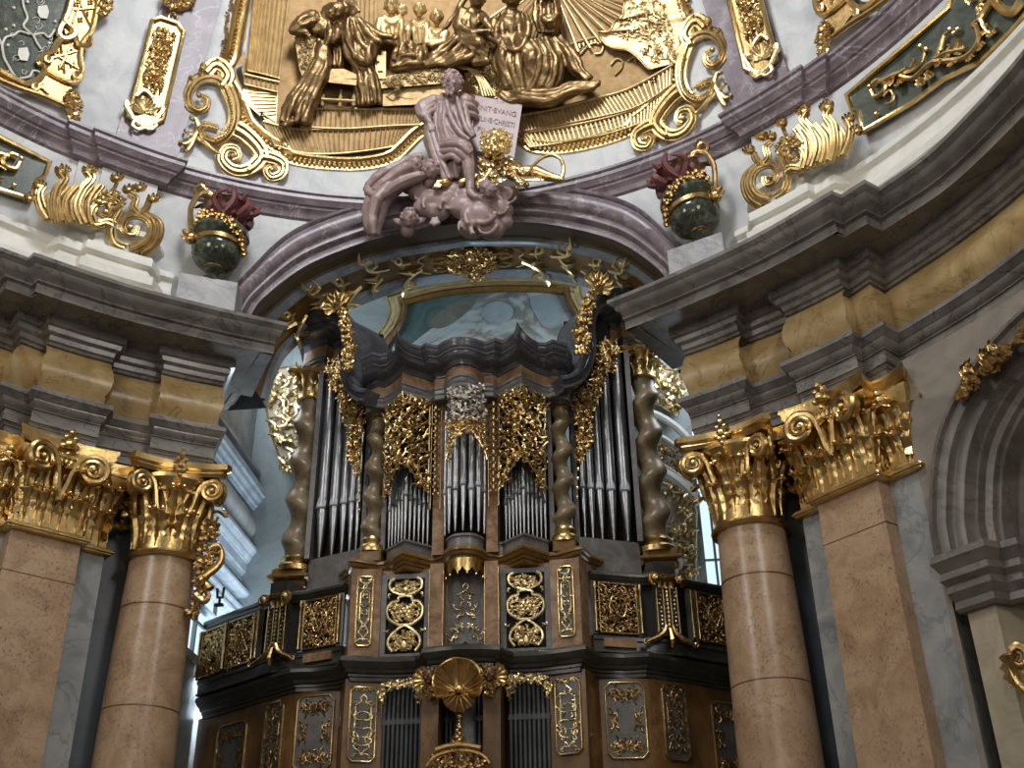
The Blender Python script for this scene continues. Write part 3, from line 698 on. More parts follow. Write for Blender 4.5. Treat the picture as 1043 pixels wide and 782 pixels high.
for sg in(1,-1):
    for i in range(9):
        x=.76+i*.078;pipe(OX+sg*x,18.98,2.3,3.85,6.84,.036,'pipedark',gallery)
    for i in range(3):
        x=.17+i*.07;pipe(OX+sg*x,18.92,2.3,3.85,6.6,.03,'pipedark',gallery)
# ---------------- middle storey
mid=[(.36,19.4),(.36,18.66),(.6,18.66),(.6,18.9),(1.5,18.92),(1.5,18.8),(2.02,18.72),(2.2,19.15),(2.3,19.5)]
m=MB();m.sweep(mid,[(0,7.24),(0,8.85)])
for q in both(m):part('middle_front',q,M['orange'],organ,ang=25)
m=MB();m.box((0,18.95,8.05),(.76,.1,1.65));part('centre_panel',sh(m),M['slate'],organ)
MC=crom([(0,18.36),(.14,18.38),(.27,18.47),(.36,18.6)],3)+[(.42,18.78),(.58,18.86),(.66,18.84),(1.07,18.44),(1.5,18.92),(1.62,18.93),(1.98,18.7),(2.1,18.68),(2.25,19.12),(2.45,19.4)]
mcp=[(-.5,9.06),(-.02,9.06),(0,9.03),(0,8.99),(-.03,8.97),(-.05,8.92),(-.09,8.9),(-.1,8.86),(-.13,8.85),(-.14,8.8),(-.17,8.78),(-.3,8.78)]
m=MB();m.sweep(full(MC),mcp);part('middle_cornice',sh(m),M['goldwood'],organ,ang=30)
m=MB();m.sweep(full(MC),[(-.6,8.8),(-.6,9.3),(-.14,9.3),(-.14,9.05)][::-1]);
plp=crom([(0,18.46),(.14,18.48),(.25,18.56),(.34,18.7)],3)+[(.38,18.92),(.64,18.98),(1.07,18.58),(1.5,19.02)]
m=MB();m.sweep(full(plp),[(-.4,9.33),(-.02,9.33),(0,9.31),(0,9.28),(-.03,9.26),(-.03,9.04),(-.4,9.04)]);part('pipe_plinth',sh(m),M['slate'],organ,ang=30)
# piers between the pipe fields
m=MB();m.box((.49,19.0,10.7),(.21,.5,3.3))
for q in both(m):part('pier',q,M['orange'],organ)
m=MB();m.box((1.56,19.35,10.8),(.09,.7,3.0))
for q in both(m):part('pier',q,M['slate'],organ)
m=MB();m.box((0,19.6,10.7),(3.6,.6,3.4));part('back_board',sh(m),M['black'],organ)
# grey frames of the pierced doors, dark behind
for sg in(1,-1):
    S=Loc((OX+sg*1.06,18.9,8.0),(1,0,0),(0,0,1),(0,-1,0))
    m=MB();
    for a in ([(-.44,-.75),(.44,-.75),(.44,-.69),(-.44,-.69)],[(-.44,.66),(.44,.66),(.44,.75),(-.44,.75)],[(-.44,-.69),(-.34,-.69),(-.34,.66),(-.44,.66)],[(.34,-.69),(.44,-.69),(.44,.66),(.34,.66)]):m.prism(a,0,.07,S)
    part('door_frame',m,M['slate'],organ)
    m=MB();m.prism([(-.34,-.69),(.34,-.69),(.34,.66),(-.34,.66)],0,.012,S);part('door_opening',m,M['black'],organ)
# ---------------- main entablature with its cusps
C0=[(0,17.8),(.15,17.83),(.32,17.92),(.45,18.04),(.52,18.03),(.66,17.93),(.78,18.04),(.92,17.94),(1.05,17.76),(1.135,17.42),(1.22,17.76),(1.33,18.0),(1.46,18.19),(1.6,18.22),(1.74,18.12),(2.0,18.3),(2.08,18.8)]
F0=[(0,17.98),(.15,18.03),(.27,18.15),(.34,18.3),(.38,18.42),(.56,18.45),(.63,18.55),(.78,18.42),(.97,18.26),(1.135,18.12),(1.2,18.24),(1.35,18.42),(1.5,18.58),(1.6,18.64),(1.7,18.58),(1.96,18.76),(2.04,19.1)]
C1=C0[:7]+crom(C0[6:10],4)[1:]+crom(C0[9:13],4)[1:]+C0[13:];F1=F0[:7]+crom(F0[6:10],4)[1:]+crom(F0[9:13],4)[1:]+F0[13:]
CF_,FF_=full(C1),full(F1)
m=loft(CF_,FF_,[(1.6,13.02),(0,13.02),(0,12.96),(.06,12.94),(.1,12.88),(.2,12.84),(.24,12.83),(.24,12.79),(.34,12.77),(.42,12.7),(.55,12.67),(.95,12.64),(1.1,12.58),(1.12,12.55),(1.3,12.55)]);part('main_cornice',sh(m),M['darkgrey'],organ,ang=30)
FB=[(x,y+.08) for x,y in FF_]
m=loft(FB,FB,[(0,12.58),(0,12.3)]);part('main_frieze',sh(m),M['orange'],organ,ang=30)
BK=[(x,y+.5) for x,y in FF_]
m=loft(FF_,BK,[(.2,12.36),(0,12.33),(0,12.28),(.05,12.26),(.07,12.2),(.12,12.17),(.12,12.1),(.16,12.08),(.8,12.08)]);part('main_architrave',sh(m),M['slate'],organ,ang=30)
# ---------------- wings
m=MB();m.sweep([(1.95,19.5),(2.02,19.26),(3.12,19.72),(3.12,20.3)],[(0,8.7),(0,9.46),(-.05,9.48),(-.4,9.48)])
for q in both(m):part('wing_plinth',q,M['slate'],organ,ang=30)
m=MB();m.box((3.14,19.85,11.6),(.1,.5,4.3));m.box((2.0,19.55,11.0),(.09,.5,3.2))
for q in both(m):part('side_board',q,M['slate'],organ)
m=MB();m.add([(1.9,19.98,8.7),(3.2,20.2,8.7),(3.2,20.2,14.3),(1.9,19.98,14.3)],[(0,1,2,3)])
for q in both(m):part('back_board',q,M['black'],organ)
CW=[(2.5,19.7),(2.62,19.25),(2.82,19.32),(2.93,19.08),(3.3,19.12),(3.78,19.5),(3.95,20.5)]
FW=[(2.75,19.9),(2.85,19.72),(2.98,19.78),(3.08,19.58),(3.3,19.62),(3.64,19.86),(3.75,20.5)]
m=loft(CW,FW,[(2.5,14.78),(0,14.76),(0,14.69),(.08,14.65),(.12,14.58),(.2,14.55),(.28,14.54),(.3,14.48),(.36,14.46),(.4,14.4),(.5,14.37),(.95,14.34),(1.08,14.25),(1.1,14.2),(1.4,14.2)])
for q in both(m):part('wing_cornice',q,M['darkgrey'],organ,ang=30)
FWb=[(x,y+.05) for x,y in FW]
m=loft(FWb,FWb,[(0,14.22),(0,13.88)])
for q in both(m):part('wing_frieze',q,M['orange'],organ,ang=30)
m=MB();m.sweep(FW,[(-.5,13.93),(0,13.91),(0,13.86),(-.03,13.84),(-.05,13.78),(-.08,13.76),(-.08,13.7),(-.5,13.68)])
for q in both(m):part('wing_architrave',q,M['darkgrey'],organ,ang=30)
# S-shaped cornice climbing from the centre to the wing
SP=Flat((1.9+OX,18.45),(2.9+OX,19.2))
def scurve():
    pts=[(572,392),(584,389),(594,380),(600,366),(602,350),(601,334),(603,320),(609,311),(618,307),(627,309)]
    P=[SP.P(x,y) for x,y in crom(pts,4)];m=MB()
    m.sweep3(P,SP.N,[(-.16,-1.0),(-.16,.06),(-.12,.1),(-.07,.1),(-.05,.05),(.0,.02),(.03,.05),(.09,.06),(.1,.0),(.12,-.04),(.12,-1.0)]);return m
m=scurve();part('s_shaped_cornice',m,M['darkgrey'],organ,ang=30);part('s_shaped_cornice',mirO(m),M['darkgrey'],organ,ang=30)
m=MB();m.box((2.35,20.1,13.6),(.9,.9,1.6))
for q in both(m):part('wing_top_board',q,M['black'],organ)
# ---------------- twisted columns
def twisted(x,y,z0,z1,r,amp,turns,sg,capH):
    m=MB();rows=[];n=110;N=22
    for i in range(n+1):
        t=i/n;z=z0+(z1-z0)*t;e=min(1,t*9,(1-t)*9);a=2*PI*turns*t*sg+1.0;rr=r*(1.08-.16*t)
        cx,cy=x+amp*e*cos(a),y+amp*e*sin(a);rows.append([V((cx+rr*cos(2*PI*k/N),cy+rr*sin(2*PI*k/N),z)) for k in range(N)])
    m.grid(rows,False,True);c=part('twisted_column',m,M['twist'],organ,ang=80)
    b=MB();b.lathe([(r*1.5,z0-.2*r),(r*1.55,z0+.05),(r*1.4,z0+.1),(r*1.15,z0+.13),(r*1.3,z0+.2),(r*1.15,z0+.26)],(x,y,-.12),20);part('base',b,M['gold'],c)
    t=MB();t.lathe([(r*.98,z1-.02),(r*1.15,z1),(r*1.0,z1+.04),(r*.98,z1+capH*.3),(r*1.25,z1+capH*.75),(r*1.5,z1+capH*.88)],(x,y,0),20)
    ab=MB();abacus(ab,r*1.75,z1+capH*.86,capH*.16,r*.25,r*.2,4);t.merge(MBs(ab,x,y));part('capital',t,M['gold'],c)
    for k in range(8):
        a=k*PI/4;o=V((sin(a),-cos(a),0));q=MB();q.leaf(V((x,y,z1+.03))+o*r*.95,(0,0,1),o,capH*.5,r*.75,.5,3,.15,6);q.leaf(V((x,y,z1+.05))+V((sin(a+.4),-cos(a+.4),0))*r*.95,(0,0,1),V((sin(a+.4),-cos(a+.4),0)),capH*.78,r*.6,.4,3,.2,6)
        if k%2:
            S=Loc(V((x,y,z1+capH*.74))+o*r*1.45,(cos(a),sin(a),0),(0,0,1),o);q.tube([S.P(u,v,.01) for u,v in spiral(0,0,r*.35,.02,90,-500,18)],r*.1,5)
        part('acanthus_leaf',q,M['gold'],c)
def MBs(m,x,y): m.v=[p+V((x,y,0)) for p in m.v];return m
for sg in(1,-1):
    twisted(OX+sg*1.77,19.12,9.42,12.02,.17,.062,4.2,sg,.42)
    twisted(OX+sg*3.44,19.98,9.45,13.05,.25,.075,4.2,sg,.6)
    m=MB();m.bev((OX+sg*3.5,19.98,9.16),(.8,.66,.1),.03);m.bev((OX+sg*3.5,19.98,9.26),(.66,.56,.14),.03);m.bev((OX+sg*3.5,20.02,9.04),(.62,.5,.18),.03);part('pedestal',m,M['goldwood'],organ)
    m=MB();m.bev((OX+sg*1.77,19.12,9.16),(.42,.42,.24),.03);m.bev((OX+sg*1.77,19.12,9.3),(.36,.36,.08),.02);part('pedestal',m,M['goldwood'],organ)
# ---------------- gallery balustrade on both sides
BP=[(2.2,18.98),(3.05,19.3),(3.22,19.3),(3.75,19.5),(4.0,19.75),(4.72,20.25),(5.4,20.75)]
def seg(p,q,w0=0,w1=1):
    a=V((*p,0));b=V((*q,0));U=(b-a).normalized();N=V((U.y,-U.x,0));return a,b,U,N
def balustrade(sg,label):
    t=thing('balustrade',label,'balustrade',(OX+sg*3.6,19.7,7.25),0,None)
    def P_(name,m,mt,**k): 
        q=sh(m if sg>0 else m.mirror());return part(name,q,M[mt],t,**k)
    m=MB();m.sweep(BP,[(-.22,8.7),(.02,8.7),(.05,8.67),(.05,8.62),(.02,8.6),(0,8.56),(-.02,8.55),(-.04,8.5),(-.22,8.48)]);P_('rail',m,'ledge',ang=30)
    m=MB();m.sweep(BP,[(-.25,7.55),(.0,7.55),(.03,7.52),(.03,7.46),(0,7.44),(-.0,7.3),(.03,7.28),(.03,7.24),(-.25,7.24)]);P_('plinth',m,'ledge',ang=30)
    m=MB();m.sweep([(x,y+.1) for x,y in BP],[(0,7.5),(0,8.55)]);P_('backing',m,'black',ang=30)
    for (i,j,u0,u1,sd) in ((0,1,.14,.9,1),(4,5,.06,.94,2),(5,6,.1,.95,3)):
        a,b,U,N=seg(BP[i],BP[j]);L=(b-a).length;S=Loc(a+U*(L*u0)+V((0,0,7.6)),U,(0,0,1),N);w=L*(u1-u0)
        m=MB();foliage(m,S,[(0,0),(w,0),(w,.84),(0,.84)],.15,40+sd,0,.013,1.6);
        m.tube([S.P(w/2+.16*cos(q*PI/4),.45+.22*sin(q*PI/4),.04) for q in range(8)],.014,5,closed=True);m.tube([S.P(w*.2,.2,.03),S.P(w*.5,.62,.05),S.P(w*.8,.2,.03)],.014,5);m.tube([S.P(w*.2,.7,.03),S.P(w*.5,.28,.05),S.P(w*.8,.7,.03)],.014,5)
        g=P_('pierced_panel',m,'golddark')
        m=MB()
        for c in ([(0,-.02),(w,-.02)],[(0,.87),(w,.87)],[(0,-.02),(0,.87)],[(w,-.02),(w,.87)]):m.tube([S.P(*c[0],.05),S.P(*c[1],.05)],.013,6)
        P_('gilt_frame',m,'golddark')
        m=MB();
        if i==0:m.prism([(.05,-.27),(w-.05,-.27),(w-.05,-.12),(.05,-.12)],.0,.06,S);P_('tablet',m,'orange')
    for (i,j,u) in ((0,1,.05),(0,1,.97),(3,4,.6),(4,5,1.0),(4,5,.02),(5,6,1.0)):
        a,b,U,N=seg(BP[i],BP[j]);p=a+(b-a)*u;m=MB();m.box((p.x,p.y+.02,8.02),(.1,.12,.96));P_('post',m,'ledge')
        m=MB();q=p+N*.08+V((0,0,7.58));m.lathe([(.035,0),(.035,.03),(.02,.05),(.024,.4),(.018,.76),(.036,.8),(.03,.84),(.03,.88)],q,10);P_('colonnette',m,'golddark')
    # console pillar under the outer twisted column
    a,b,U,N=seg(BP[2],BP[3]);S=Loc(a+(b-a)*.5+V((0,0,7.55)),U,(0,0,1),N)
    m=MB();m.prism([(-.24,0),(.24,0),(.2,.95),(-.2,.95)],-.1,.08,S);c=P_('console_pillar',m,'ledge')
    m=MB()
    for u in(-.2,-.07,.07,.2):m.tube([S.P(u,.06,.1),S.P(u*.95,.9,.1)],.013,6)
    P_('gilt_fillet',m,'gold')
    m=MB();r=random.Random(5)
    for u in(0,-.14,.14):
        for k in range(11):m.blob(S.P(u+(r.uniform(-.02,.02) if u else 0),.12+k*.075,.11),(.026,.03,.034) if u==0 else .02,None,6,4)
    P_('bead_garland',m,'gold2')
    m=MB()
    for s in(1,-1):
        m.tube([S.P(s*x,y,.2) for x,y in spiral(.24,1.0,.12,.02,-90,500,24)],.03,6);m.blob(S.P(s*.24,1.0,.22),(.08,.06,.08),None,8,6)
    for u in(-.1,0,.1):m.leaf(S.P(u,.86,.12),(0,0,1),N,.22,.12,.5,3,.3)
    m.tube([S.P(-.26,1.06,.12),S.P(0,1.02,.18),S.P(.26,1.06,.12)],.06,8);P_('scroll_capital',m,'golddark')
    m=MB();m.prism([(-.2,1.1),(.2,1.1),(.2,1.36),(-.2,1.36)],-.5,.1,S);P_('bracket',m,'ledge')
    m=MB()
    for s in(1,-1):
        m.tube([S.P(s*x,y,.12) for x,y in ((.05,.18),(.1,.05),(.22,-.05),(.38,-.12),(.48,-.18))],[.03,.045,.05,.04,.03],6);m.tube([S.P(s*x,y,.14) for x,y in spiral(.46,-.14,.06,.01,200,600,10)],.02,5)
    m.tube([S.P(0,.1,.14),S.P(0,-.1,.2),S.P(0,-.22,.16)],[.03,.05,.03],6);P_('scroll_foot',m,'golddark')
    return t
balustrade(1,'gilded pierced balustrade of the organ gallery on the right of the organ')
balustrade(-1,'gilded pierced balustrade of the organ gallery on the left of the organ')

m=MB();q_=un(223,617,2,8.7)
m.tube([q_,q_+V((0,0,.18))],.03,6);m.tube([q_+V((-.07,0,.34)),q_+V((-.05,0,.16)),q_+V((.05,0,.16)),q_+V((.06,0,.36))],.028,6);m.box(q_+V((0,0,.02)),(.16,.1,.04))
tag(obj('metal_bracket',m,M['ledge']),'small dark forked bracket standing on the rail beside the left column','bracket')
# ============================================================ CARVED AND GILT WORK OF THE ORGAN
def dual(name,m,mt,par=None,**k):
    """given the right-hand piece in world place, adds it and its mirror"""
    par=par or organ;part(name,m,M[mt],par,**k);part(name,mirO(m),M[mt],par,**k)
# pierced acanthus valances over the V-shaped pipe fields
for pa_,pb,pl,sd in (((.64,18.66),(1.13,18.28),[(508.5,402),(520,398),(531,393),(531,460),(520,478),(509,498)],11),((1.13,18.28),(1.5,18.72),[(531,393),(543,398),(555,402),(555,500),(545,480),(531,460)],12)):
    S=Flat((pa_[0]+OX,pa_[1]),(pb[0]+OX,pb[1]));S.k=.0195
    m=MB();foliage(m,S,pl,15,sd,.05,1.15,2.0,3);foliage(m,S,pl,9,sd+30,.03,.6,.8,2)
    dual('carved_valance',m,'gold')
    m=MB();e=pl[3:] if sd==11 else pl[3:][::1]
    m.tube([S.P(x,y,.07) for x,y in crom([pl[-2],pl[-1]] if sd==11 else [pl[3],pl[4]],3)],.012,5);m.tube([S.P(*pl[3] if sd==11 else pl[5],.07),S.P(*pl[4],.07)],.016,5)
    ex=pl[0] if sd==11 else pl[2];ey=pl[-1] if sd==11 else pl[3];m.tube([S.P(*ex,.06),S.P(*ey,.06)],.016,5);dual('gilt_edge',m,'gold2')
    m=MB();m.prism([(a+(0 if a>530 else 0),b) for a,b in pl],-.04,-.02,S);dual('valance_ground',m,'black')
# drops of beads on the piers
m=MB();S=Flat((.3+OX,18.68),(.7+OX,18.68))
for k in range(14):
    y=404+k*7.1;m.blob(S.P(502.5,y,.07),(.038,.04,.06),None,7,5);m.blob(S.P(500,y+3,.05),.022,None,5,4);m.blob(S.P(505,y+3,.05),.022,None,5,4)
m.tube([S.P(497.3,400,.04),S.P(498,515,.04)],.011,5);m.tube([S.P(507,402,.04),S.P(508,515,.04)],.011,5);dual('bead_drop',m,'golddark')
# centre: silvered relief above, gilt valance below
CY=Cyl(OX,18.62,.56)
m=MB();foliage(m,CY,[(457,397),(475,391),(493,395),(493,424),(457,428)],13,21,.02,1.3,2.0);part('silvered_carving',m,M['silver'],organ)
m=MB();m.prism([(456,398),(462,394),(468,391),(475,390),(482,391),(488,393),(494,396),(494,426),(488,424),(482,422),(475,421),(468,422),(462,425),(456,428)],-.03,.0,CY);part('carving_ground',m,M['slate'],organ)
m=MB();foliage(m,CY,[(455,428),(475,424),(495,426),(497,466),(489,449),(475,436),(462,451),(456,468)],8.5,22,.03,1.0,3.0);part('carved_valance',m,M['gold'],organ)
m=MB()
for s in (1,-1):m.tube([CY.P(475+s*x,y,.06) for x,y in crom([(0,435),(6,439),(13,449),(19,460),(21,468)],4)],.014,5)
part('gilt_edge',m,M['gold2'],organ)
# wing carving following the S-curve
SW=Flat((2.0+OX,19.1),(3.2+OX,19.6))
m=MB();pl=[(612,346),(627,346),(630,362),(622,378),(612,396),(605,420),(599,452),(592,474),(588,470),(587,440),(584,402),(598,392),(607,372)]
foliage(m,SW,pl,13,31,.05,1.1,2.0);foliage(m,SW,pl,8,32,.1,.8,.8)
for k in range(8):m.blob(SW.P(590-k*.3,440+k*9.5,.06),(.03,.03,.04),None,6,4)
dual('wing_carving',m,'gold')
m=MB();m.prism([(618,348),(626,350),(628,362),(618,380),(607,410),(600,440),(592,460),(589,430),(588,404),(600,394),(609,372)],-.02,0,SW);dual('carving_ground',m,'case')
# crest of gilt foliage riding the S-curve
SC=Flat((1.9+OX,18.3),(2.9+OX,19.0));m=MB();rnd=random.Random(9)
foliage(m,SC,[(588,362),(585,338),(590,318),(598,300),(608,296),(604,310),(600,330),(600,350),(598,362)],9,33,.03,1.3,2.6)
for k in range(46):
    t=rnd.random();x=592+8*t+rnd.uniform(-6,5);y=360-58*t;m.blob(SC.P(x,y,.05+rnd.random()*.1),rnd.uniform(.025,.055),None,6,4)
for k in range(7):
    a=math.radians(-150+k*28);m.leaf(SC.P(608,292,.06),CR*cos(a+.3)+V((0,0,1))*(-sin(a+.3)),V((0,-1,0)),.34,.12,.4,3,.1,6)
m.tube([SC.P(x,y,.14) for x,y in spiral(609,289,6,1,0,500,18)],.03,6);dual('gilt_crest',m,'gold')
m=MB()
for k in range(9):
    a=math.radians(-160+k*24);m.leaf(SP.P(645,301,-.3),CR*cos(a)+V((0,0,1))*(-sin(a)),V((0,-1,0)),.3,.12,.4,3,.1,6)
m.blob(SP.P(645,300,-.25),.09,None,8,6);dual('gilt_crest',m,'gold')
# ---- doors of the middle storey: pierced strapwork
def strap(m,S,pts,r=.03,closed=False,h=.09):
    P=crom(pts,6,closed);m.tube([S.P(x,y,h) for x,y in P],r,6,closed=closed,flat=.7)
for sg in(1,-1):
    S=Loc((OX+sg*1.06,18.9,8.0),(sg,0,0),(0,0,1),(0,-1,0));m=MB()
    for q in(1,-1):
        T=Loc(S.O,S.U*q,S.W,S.N)
        strap(m,T,[(.0,.34),(.14,.38),(.27,.47),(.28,.6),(.2,.66)]);strap(m,T,[(.0,.34),(.12,.31),(.13,.25),(.25,.22),(.32,.1),(.3,-.05),(.2,-.14),(.1,-.19),(0,-.19)])
        strap(m,T,[(0,-.19),(.12,-.26),(.26,-.4),(.28,-.54),(.2,-.66)])
        for (x,y,a,s_) in ((.1,.45,60,1),(.08,.5,100,-1),(.2,.5,200,1),(.05,.05,30,1),(.05,.02,80,1),(.05,-.02,-30,-1),(.05,.05,-80,-1),(.2,.05,10,1),(.03,-.35,-60,1),(.03,-.5,60,1),(.2,-.55,30,-1),(.1,-.62,160,1),(.28,.3,60,1),(.28,-.26,-40,1)):
            curl(m,T,x,y,math.radians(a),.17,.017,.06,s_,random.Random(int(x*100+y*50)),2)
    foliage(m,S,[(-.24,-.12),(.24,-.12),(.26,.2),(-.26,.2)],.13,71,.06,.018,1.4);foliage(m,S,[(-.2,.36),(.2,.36),(.22,.6),(-.22,.6)],.12,72,.06,.017,1.2);foliage(m,S,[(-.2,-.62),(.2,-.62),(.22,-.3),(-.22,-.3)],.12,73,.06,.017,1.2)
    for k in range(6):
        a=k*PI/3;m.blob(S.P(.07*cos(a),.03+.07*sin(a),.1),(.04,.03,.04),None,7,5)
    m.blob(S.P(0,.03,.13),.04,None,7,5);m.blob(S.P(0,.45,.1),(.06,.03,.07),None,8,5);m.blob(S.P(0,-.56,.1),(.06,.03,.09),None,8,5)
    part('pierced_strapwork',m,M['gold2'],organ,label='gilded strapwork door panel with a central flower')
# ---- relief panels: chamfered gilt frame, arabesque
def arabesque(m,S,w,h,seed,r=.012):
    rnd=random.Random(seed)
    for q in(1,-1):
        T=Loc(S.O,S.U*q,S.W,S.N);rnd=random.Random(seed)
        n=max(4,int(h/.14))
        for k in range(n):
            y=-h/2+.12+(h-.24)*k/(n-1);curl(m,T,.01,y,rnd.uniform(-.3,1.2),w*rnd.uniform(.6,.75),r,.02,rnd.choice((1,-1)),rnd,4)
        strap(m,T,[(0,h*.4),(w*.12,h*.36),(w*.1,h*.3),(w*.28,h*.26),(w*.3,h*.1),(w*.3,-.08*h),(w*.12,-.2*h),(w*.3,-.3*h),(w*.1,-.36*h),(0,-.42*h)],r*1.1,h=.02)
def rpanel(S,w,h,seed,par,bg='panelslate',gilt='golddark',c=.09,side=None,empty=False,label=None):
    out=[(-w/2+c,-h/2),(w/2-c,-h/2),(w/2,-h/2+c),(w/2,h/2-c),(w/2-c,h/2),(-w/2+c,h/2),(-w/2,h/2-c),(-w/2,-h/2+c)]
    def go(Sx):
        m=MB();m.prism(out,0,.015,Sx);p=part('relief_panel',m,M[bg],par,label=label)
        m=MB();m.sweep3([Sx.P(x,y,.01) for x,y in out],Sx.N,[(-.018,0),(-.012,.03),(0,.035),(.012,.03),(.018,0)],closed=True);part('gilt_frame',m,M['gold'],p,ang=30)
        if empty:
            for cx,cy in((-1,1),(1,1),(-1,-1),(1,-1)):
                m=MB();T=Loc(Sx.P(cx*(w/2-.08),cy*(h/2-.1)),Sx.U*-cx,Sx.W*-cy,Sx.N)
                for a in (.1,.7,1.3):curl(m,T,0,0,a,.34,.013,.02,1 if a<.9 else -1,random.Random(seed+int(a*9)),3)
                part('corner_ornament',m,M[gilt],p)
            for q in(1,-1):
                m=MB();T=Loc(Sx.P(0,q*(h/2-.12)),Sx.U,Sx.W*-q,Sx.N)
                for a in(.3,1.2,1.9,2.8):curl(m,T,0,0,a,.28,.012,.02,1 if a<1.5 else -1,random.Random(seed),3)
                part('edge_ornament',m,M[gilt],p)
                m=MB();T=Loc(Sx.P(q*(w/2-.08),0),Sx.U*-q,Sx.W,Sx.N)
                for a in(-1.1,-.4,.4,1.1):curl(m,T,0,0,a,.26,.012,.02,1 if a>0 else -1,random.Random(seed),3)
                part('edge_ornament',m,M[gilt],p)
        else:
            m=MB();arabesque(m,Sx,w,h,seed);part('arabesque',m,M[gilt],p)
    go(S);go(Loc(V((2*OX-S.O.x,S.O.y,S.O.z)),V((S.U.x,-S.U.y,0)),(0,0,1),V((-S.N.x,S.N.y,0))))
def onseg(p,q,u,z,off=.0):
    a,b,U,N=seg(p,q);return Loc(a+(b-a)*u+V((OX,0,z))+N*off,U,(0,0,1),N)
rpanel(onseg((1.5,18.8),(2.02,18.72),.52,8.07),.27,1.25,3,organ,gilt='gold2',c=.05)
rpanel(onseg((1.42,18.98),(2.04,18.78),.5,6.15),.44,1.22,4,gallery,gilt='gold2',c=.07)
rpanel(onseg((2.25,19.28),(3.06,19.36),.52,6.15),.66,1.25,5,gallery,empty=True)
rpanel(onseg((3.2,19.44),(3.78,19.86),.5,6.15),.5,1.25,6,gallery)
rpanel(onseg((4.3,20.28),(5.1,20.85),.25,6.0),.85,1.25,8,gallery,empty=True)
# ---- centre panel with lambrequin, bow and arabesque
S=Loc((OX,18.9,8.05),(1,0,0),(0,0,1),(0,-1,0));m=MB()
fr=[(-.33,.62),(-.33,-.58),(-.27,-.64),(-.18,-.72),(.18,-.72),(.27,-.64),(.33,-.58),(.33,.62)]
m.tube([S.P(x,y,.02) for x,y in fr],.014,5)
for q in(1,-1):
    T=Loc(S.O,S.U*q,S.W,S.N)
    strap(m,T,[(-.16,.28),(-.05,.32),(.05,.42),(0,.48),(-.04,.42)],.013,h=.03)
    for x,y,a,s_,L in ((.03,.18,.6,1,.2),(.03,.15,-.6,-1,.2),(.1,.0,.2,1,.24),(.02,-.05,-.9,1,.22),(.05,-.1,.1,-1,.2),(.04,-.38,1.2,-1,.26),(.12,-.4,.9,-1,.25),(.22,-.6,1.5,1,.3),(.02,-.32,.5,1,.16),(.3,-.5,1.8,-1,.2)):
        curl(m,T,x,y,a,L,.011,.03,s_,random.Random(int(x*99+y*77)),3)
part('centre_arabesque',m,M['gold2'],organ)
m=MB()
rows=[]
for i in range(25):
    a=-PI*.46+PI*.92*i/24;x=.36*sin(a);y=18.86-.42*cos(a);tz=.14+.09*abs(sin(i*PI/4));rows.append([V((OX+x,y,8.86)),V((OX+x*.98,y+.01,8.76)),V((OX+x*.97,y+.02,8.86-tz-.02))])
m.grid(rows)
for i in range(0,25):
    if i%4==2:
        a=-PI*.46+PI*.92*i/24;m.blob((OX+.35*sin(a),18.88-.42*cos(a),8.58),.022,None,6,4)
part('lambrequin',m,M['gold'],organ)
m=MB();m.prism([(-.1,-.74),(.1,-.74),(.1,-.64),(.05,-.6),(0,-.56),(-.05,-.6),(-.1,-.64)],.0,.025,S);part('niche',m,M['black'],organ)
# ---- carved heads over the lower pipe fields
for x0,x1,z in ((.74,1.42,6.84),):
    S=Loc((OX,18.86,0),(1,0,0),(0,0,1),(0,-1,0));m=MB()
    pl=[(x0,6.84),(x1,6.84),(x1,6.42),(x1-.06,6.5),(x1-.14,6.66),(x1-.34,6.74),(x0+.14,6.66),(x0+.06,6.5),(x0,6.42)]
    foliage(m,S,pl,.15,51,.03,.019,2.6);
    for s in(1,-1):
        c=(x0+x1)/2;T=Loc(S.P(c,0),S.U*s,S.W,S.N)
        for a,x,y in((2.9,.28,6.76),(4.4,.3,6.7),(3.3,.16,6.8)):curl(m,T,x,y,a,.22,.022,.05,1,random.Random(3),2)
    dual('carved_pipe_head',m,'gold2',gallery)
# ---- shell, mask heads, pendant and cartouche on the lower centre
S=Loc((OX,18.28,6.46),(1,0,0),(0,0,1),(0,-.8,0));m=MB();rows=[]
for i in range(61):
    a=math.radians(-25+230*i/60);row=[];sc=abs(sin((i/60)*PI*4.5))
    for j in range(8):
        t=j/7;rr=.04+(.33+.09*sin(max(0,a)))*t*(1+.07*sc*t);row.append(S.P(rr*cos(a),rr*sin(a),.06+.34*t*t-.10*t*sc))
    rows.append(row)
m.grid(rows);m.tube([r[-1] for r in rows],.02,6);part('gilt_shell',m,M['golddark'],gallery)
RB=MB()
for i in range(3,61,7):RB.tube([p+V((0,-.01,0)) for p in rows[i][1:]],[.012+.012*j/6 for j in range(7)],6)
RB.tube([p+V((0,-.015,0)) for p in [r[-1] for r in rows]],.02,6);RB.blob(S.P(0,.02,.14),(.08,.06,.07),None,8,6)
part('shell_ribs',RB,M['gold'],gallery)
m=MB();m.tube([r[-1]+V((0,-.01,0)) for r in rows],.016,6);part('shell_rim',m,M['gold2'],gallery)
m=MB();rows=[]
for i in range(31):
    a=math.radians(180+180*i/30);rows.append([S.P(rr*cos(a),rr*sin(a)*1.1-.02,.04+.1*cos((rr-.1)*6)+.03*cos(i*PI/2.5)) for rr in (.05,.14,.22,.29)])
m.grid(rows)
for k,(y,r) in enumerate(((-.4,.05),(-.47,.035),(-.55,.05),(-.62,.03),(-.68,.035),(-.74,.025),(-.8,.02))):m.blob(S.P(0,y,.0),(r,r,r*1.3),None,8,6)
for s in(1,-1):m.blob(S.P(s*.05,-.7,.0),.022,None,6,4)
part('shell_pendant',m,M['golddark'],gallery)
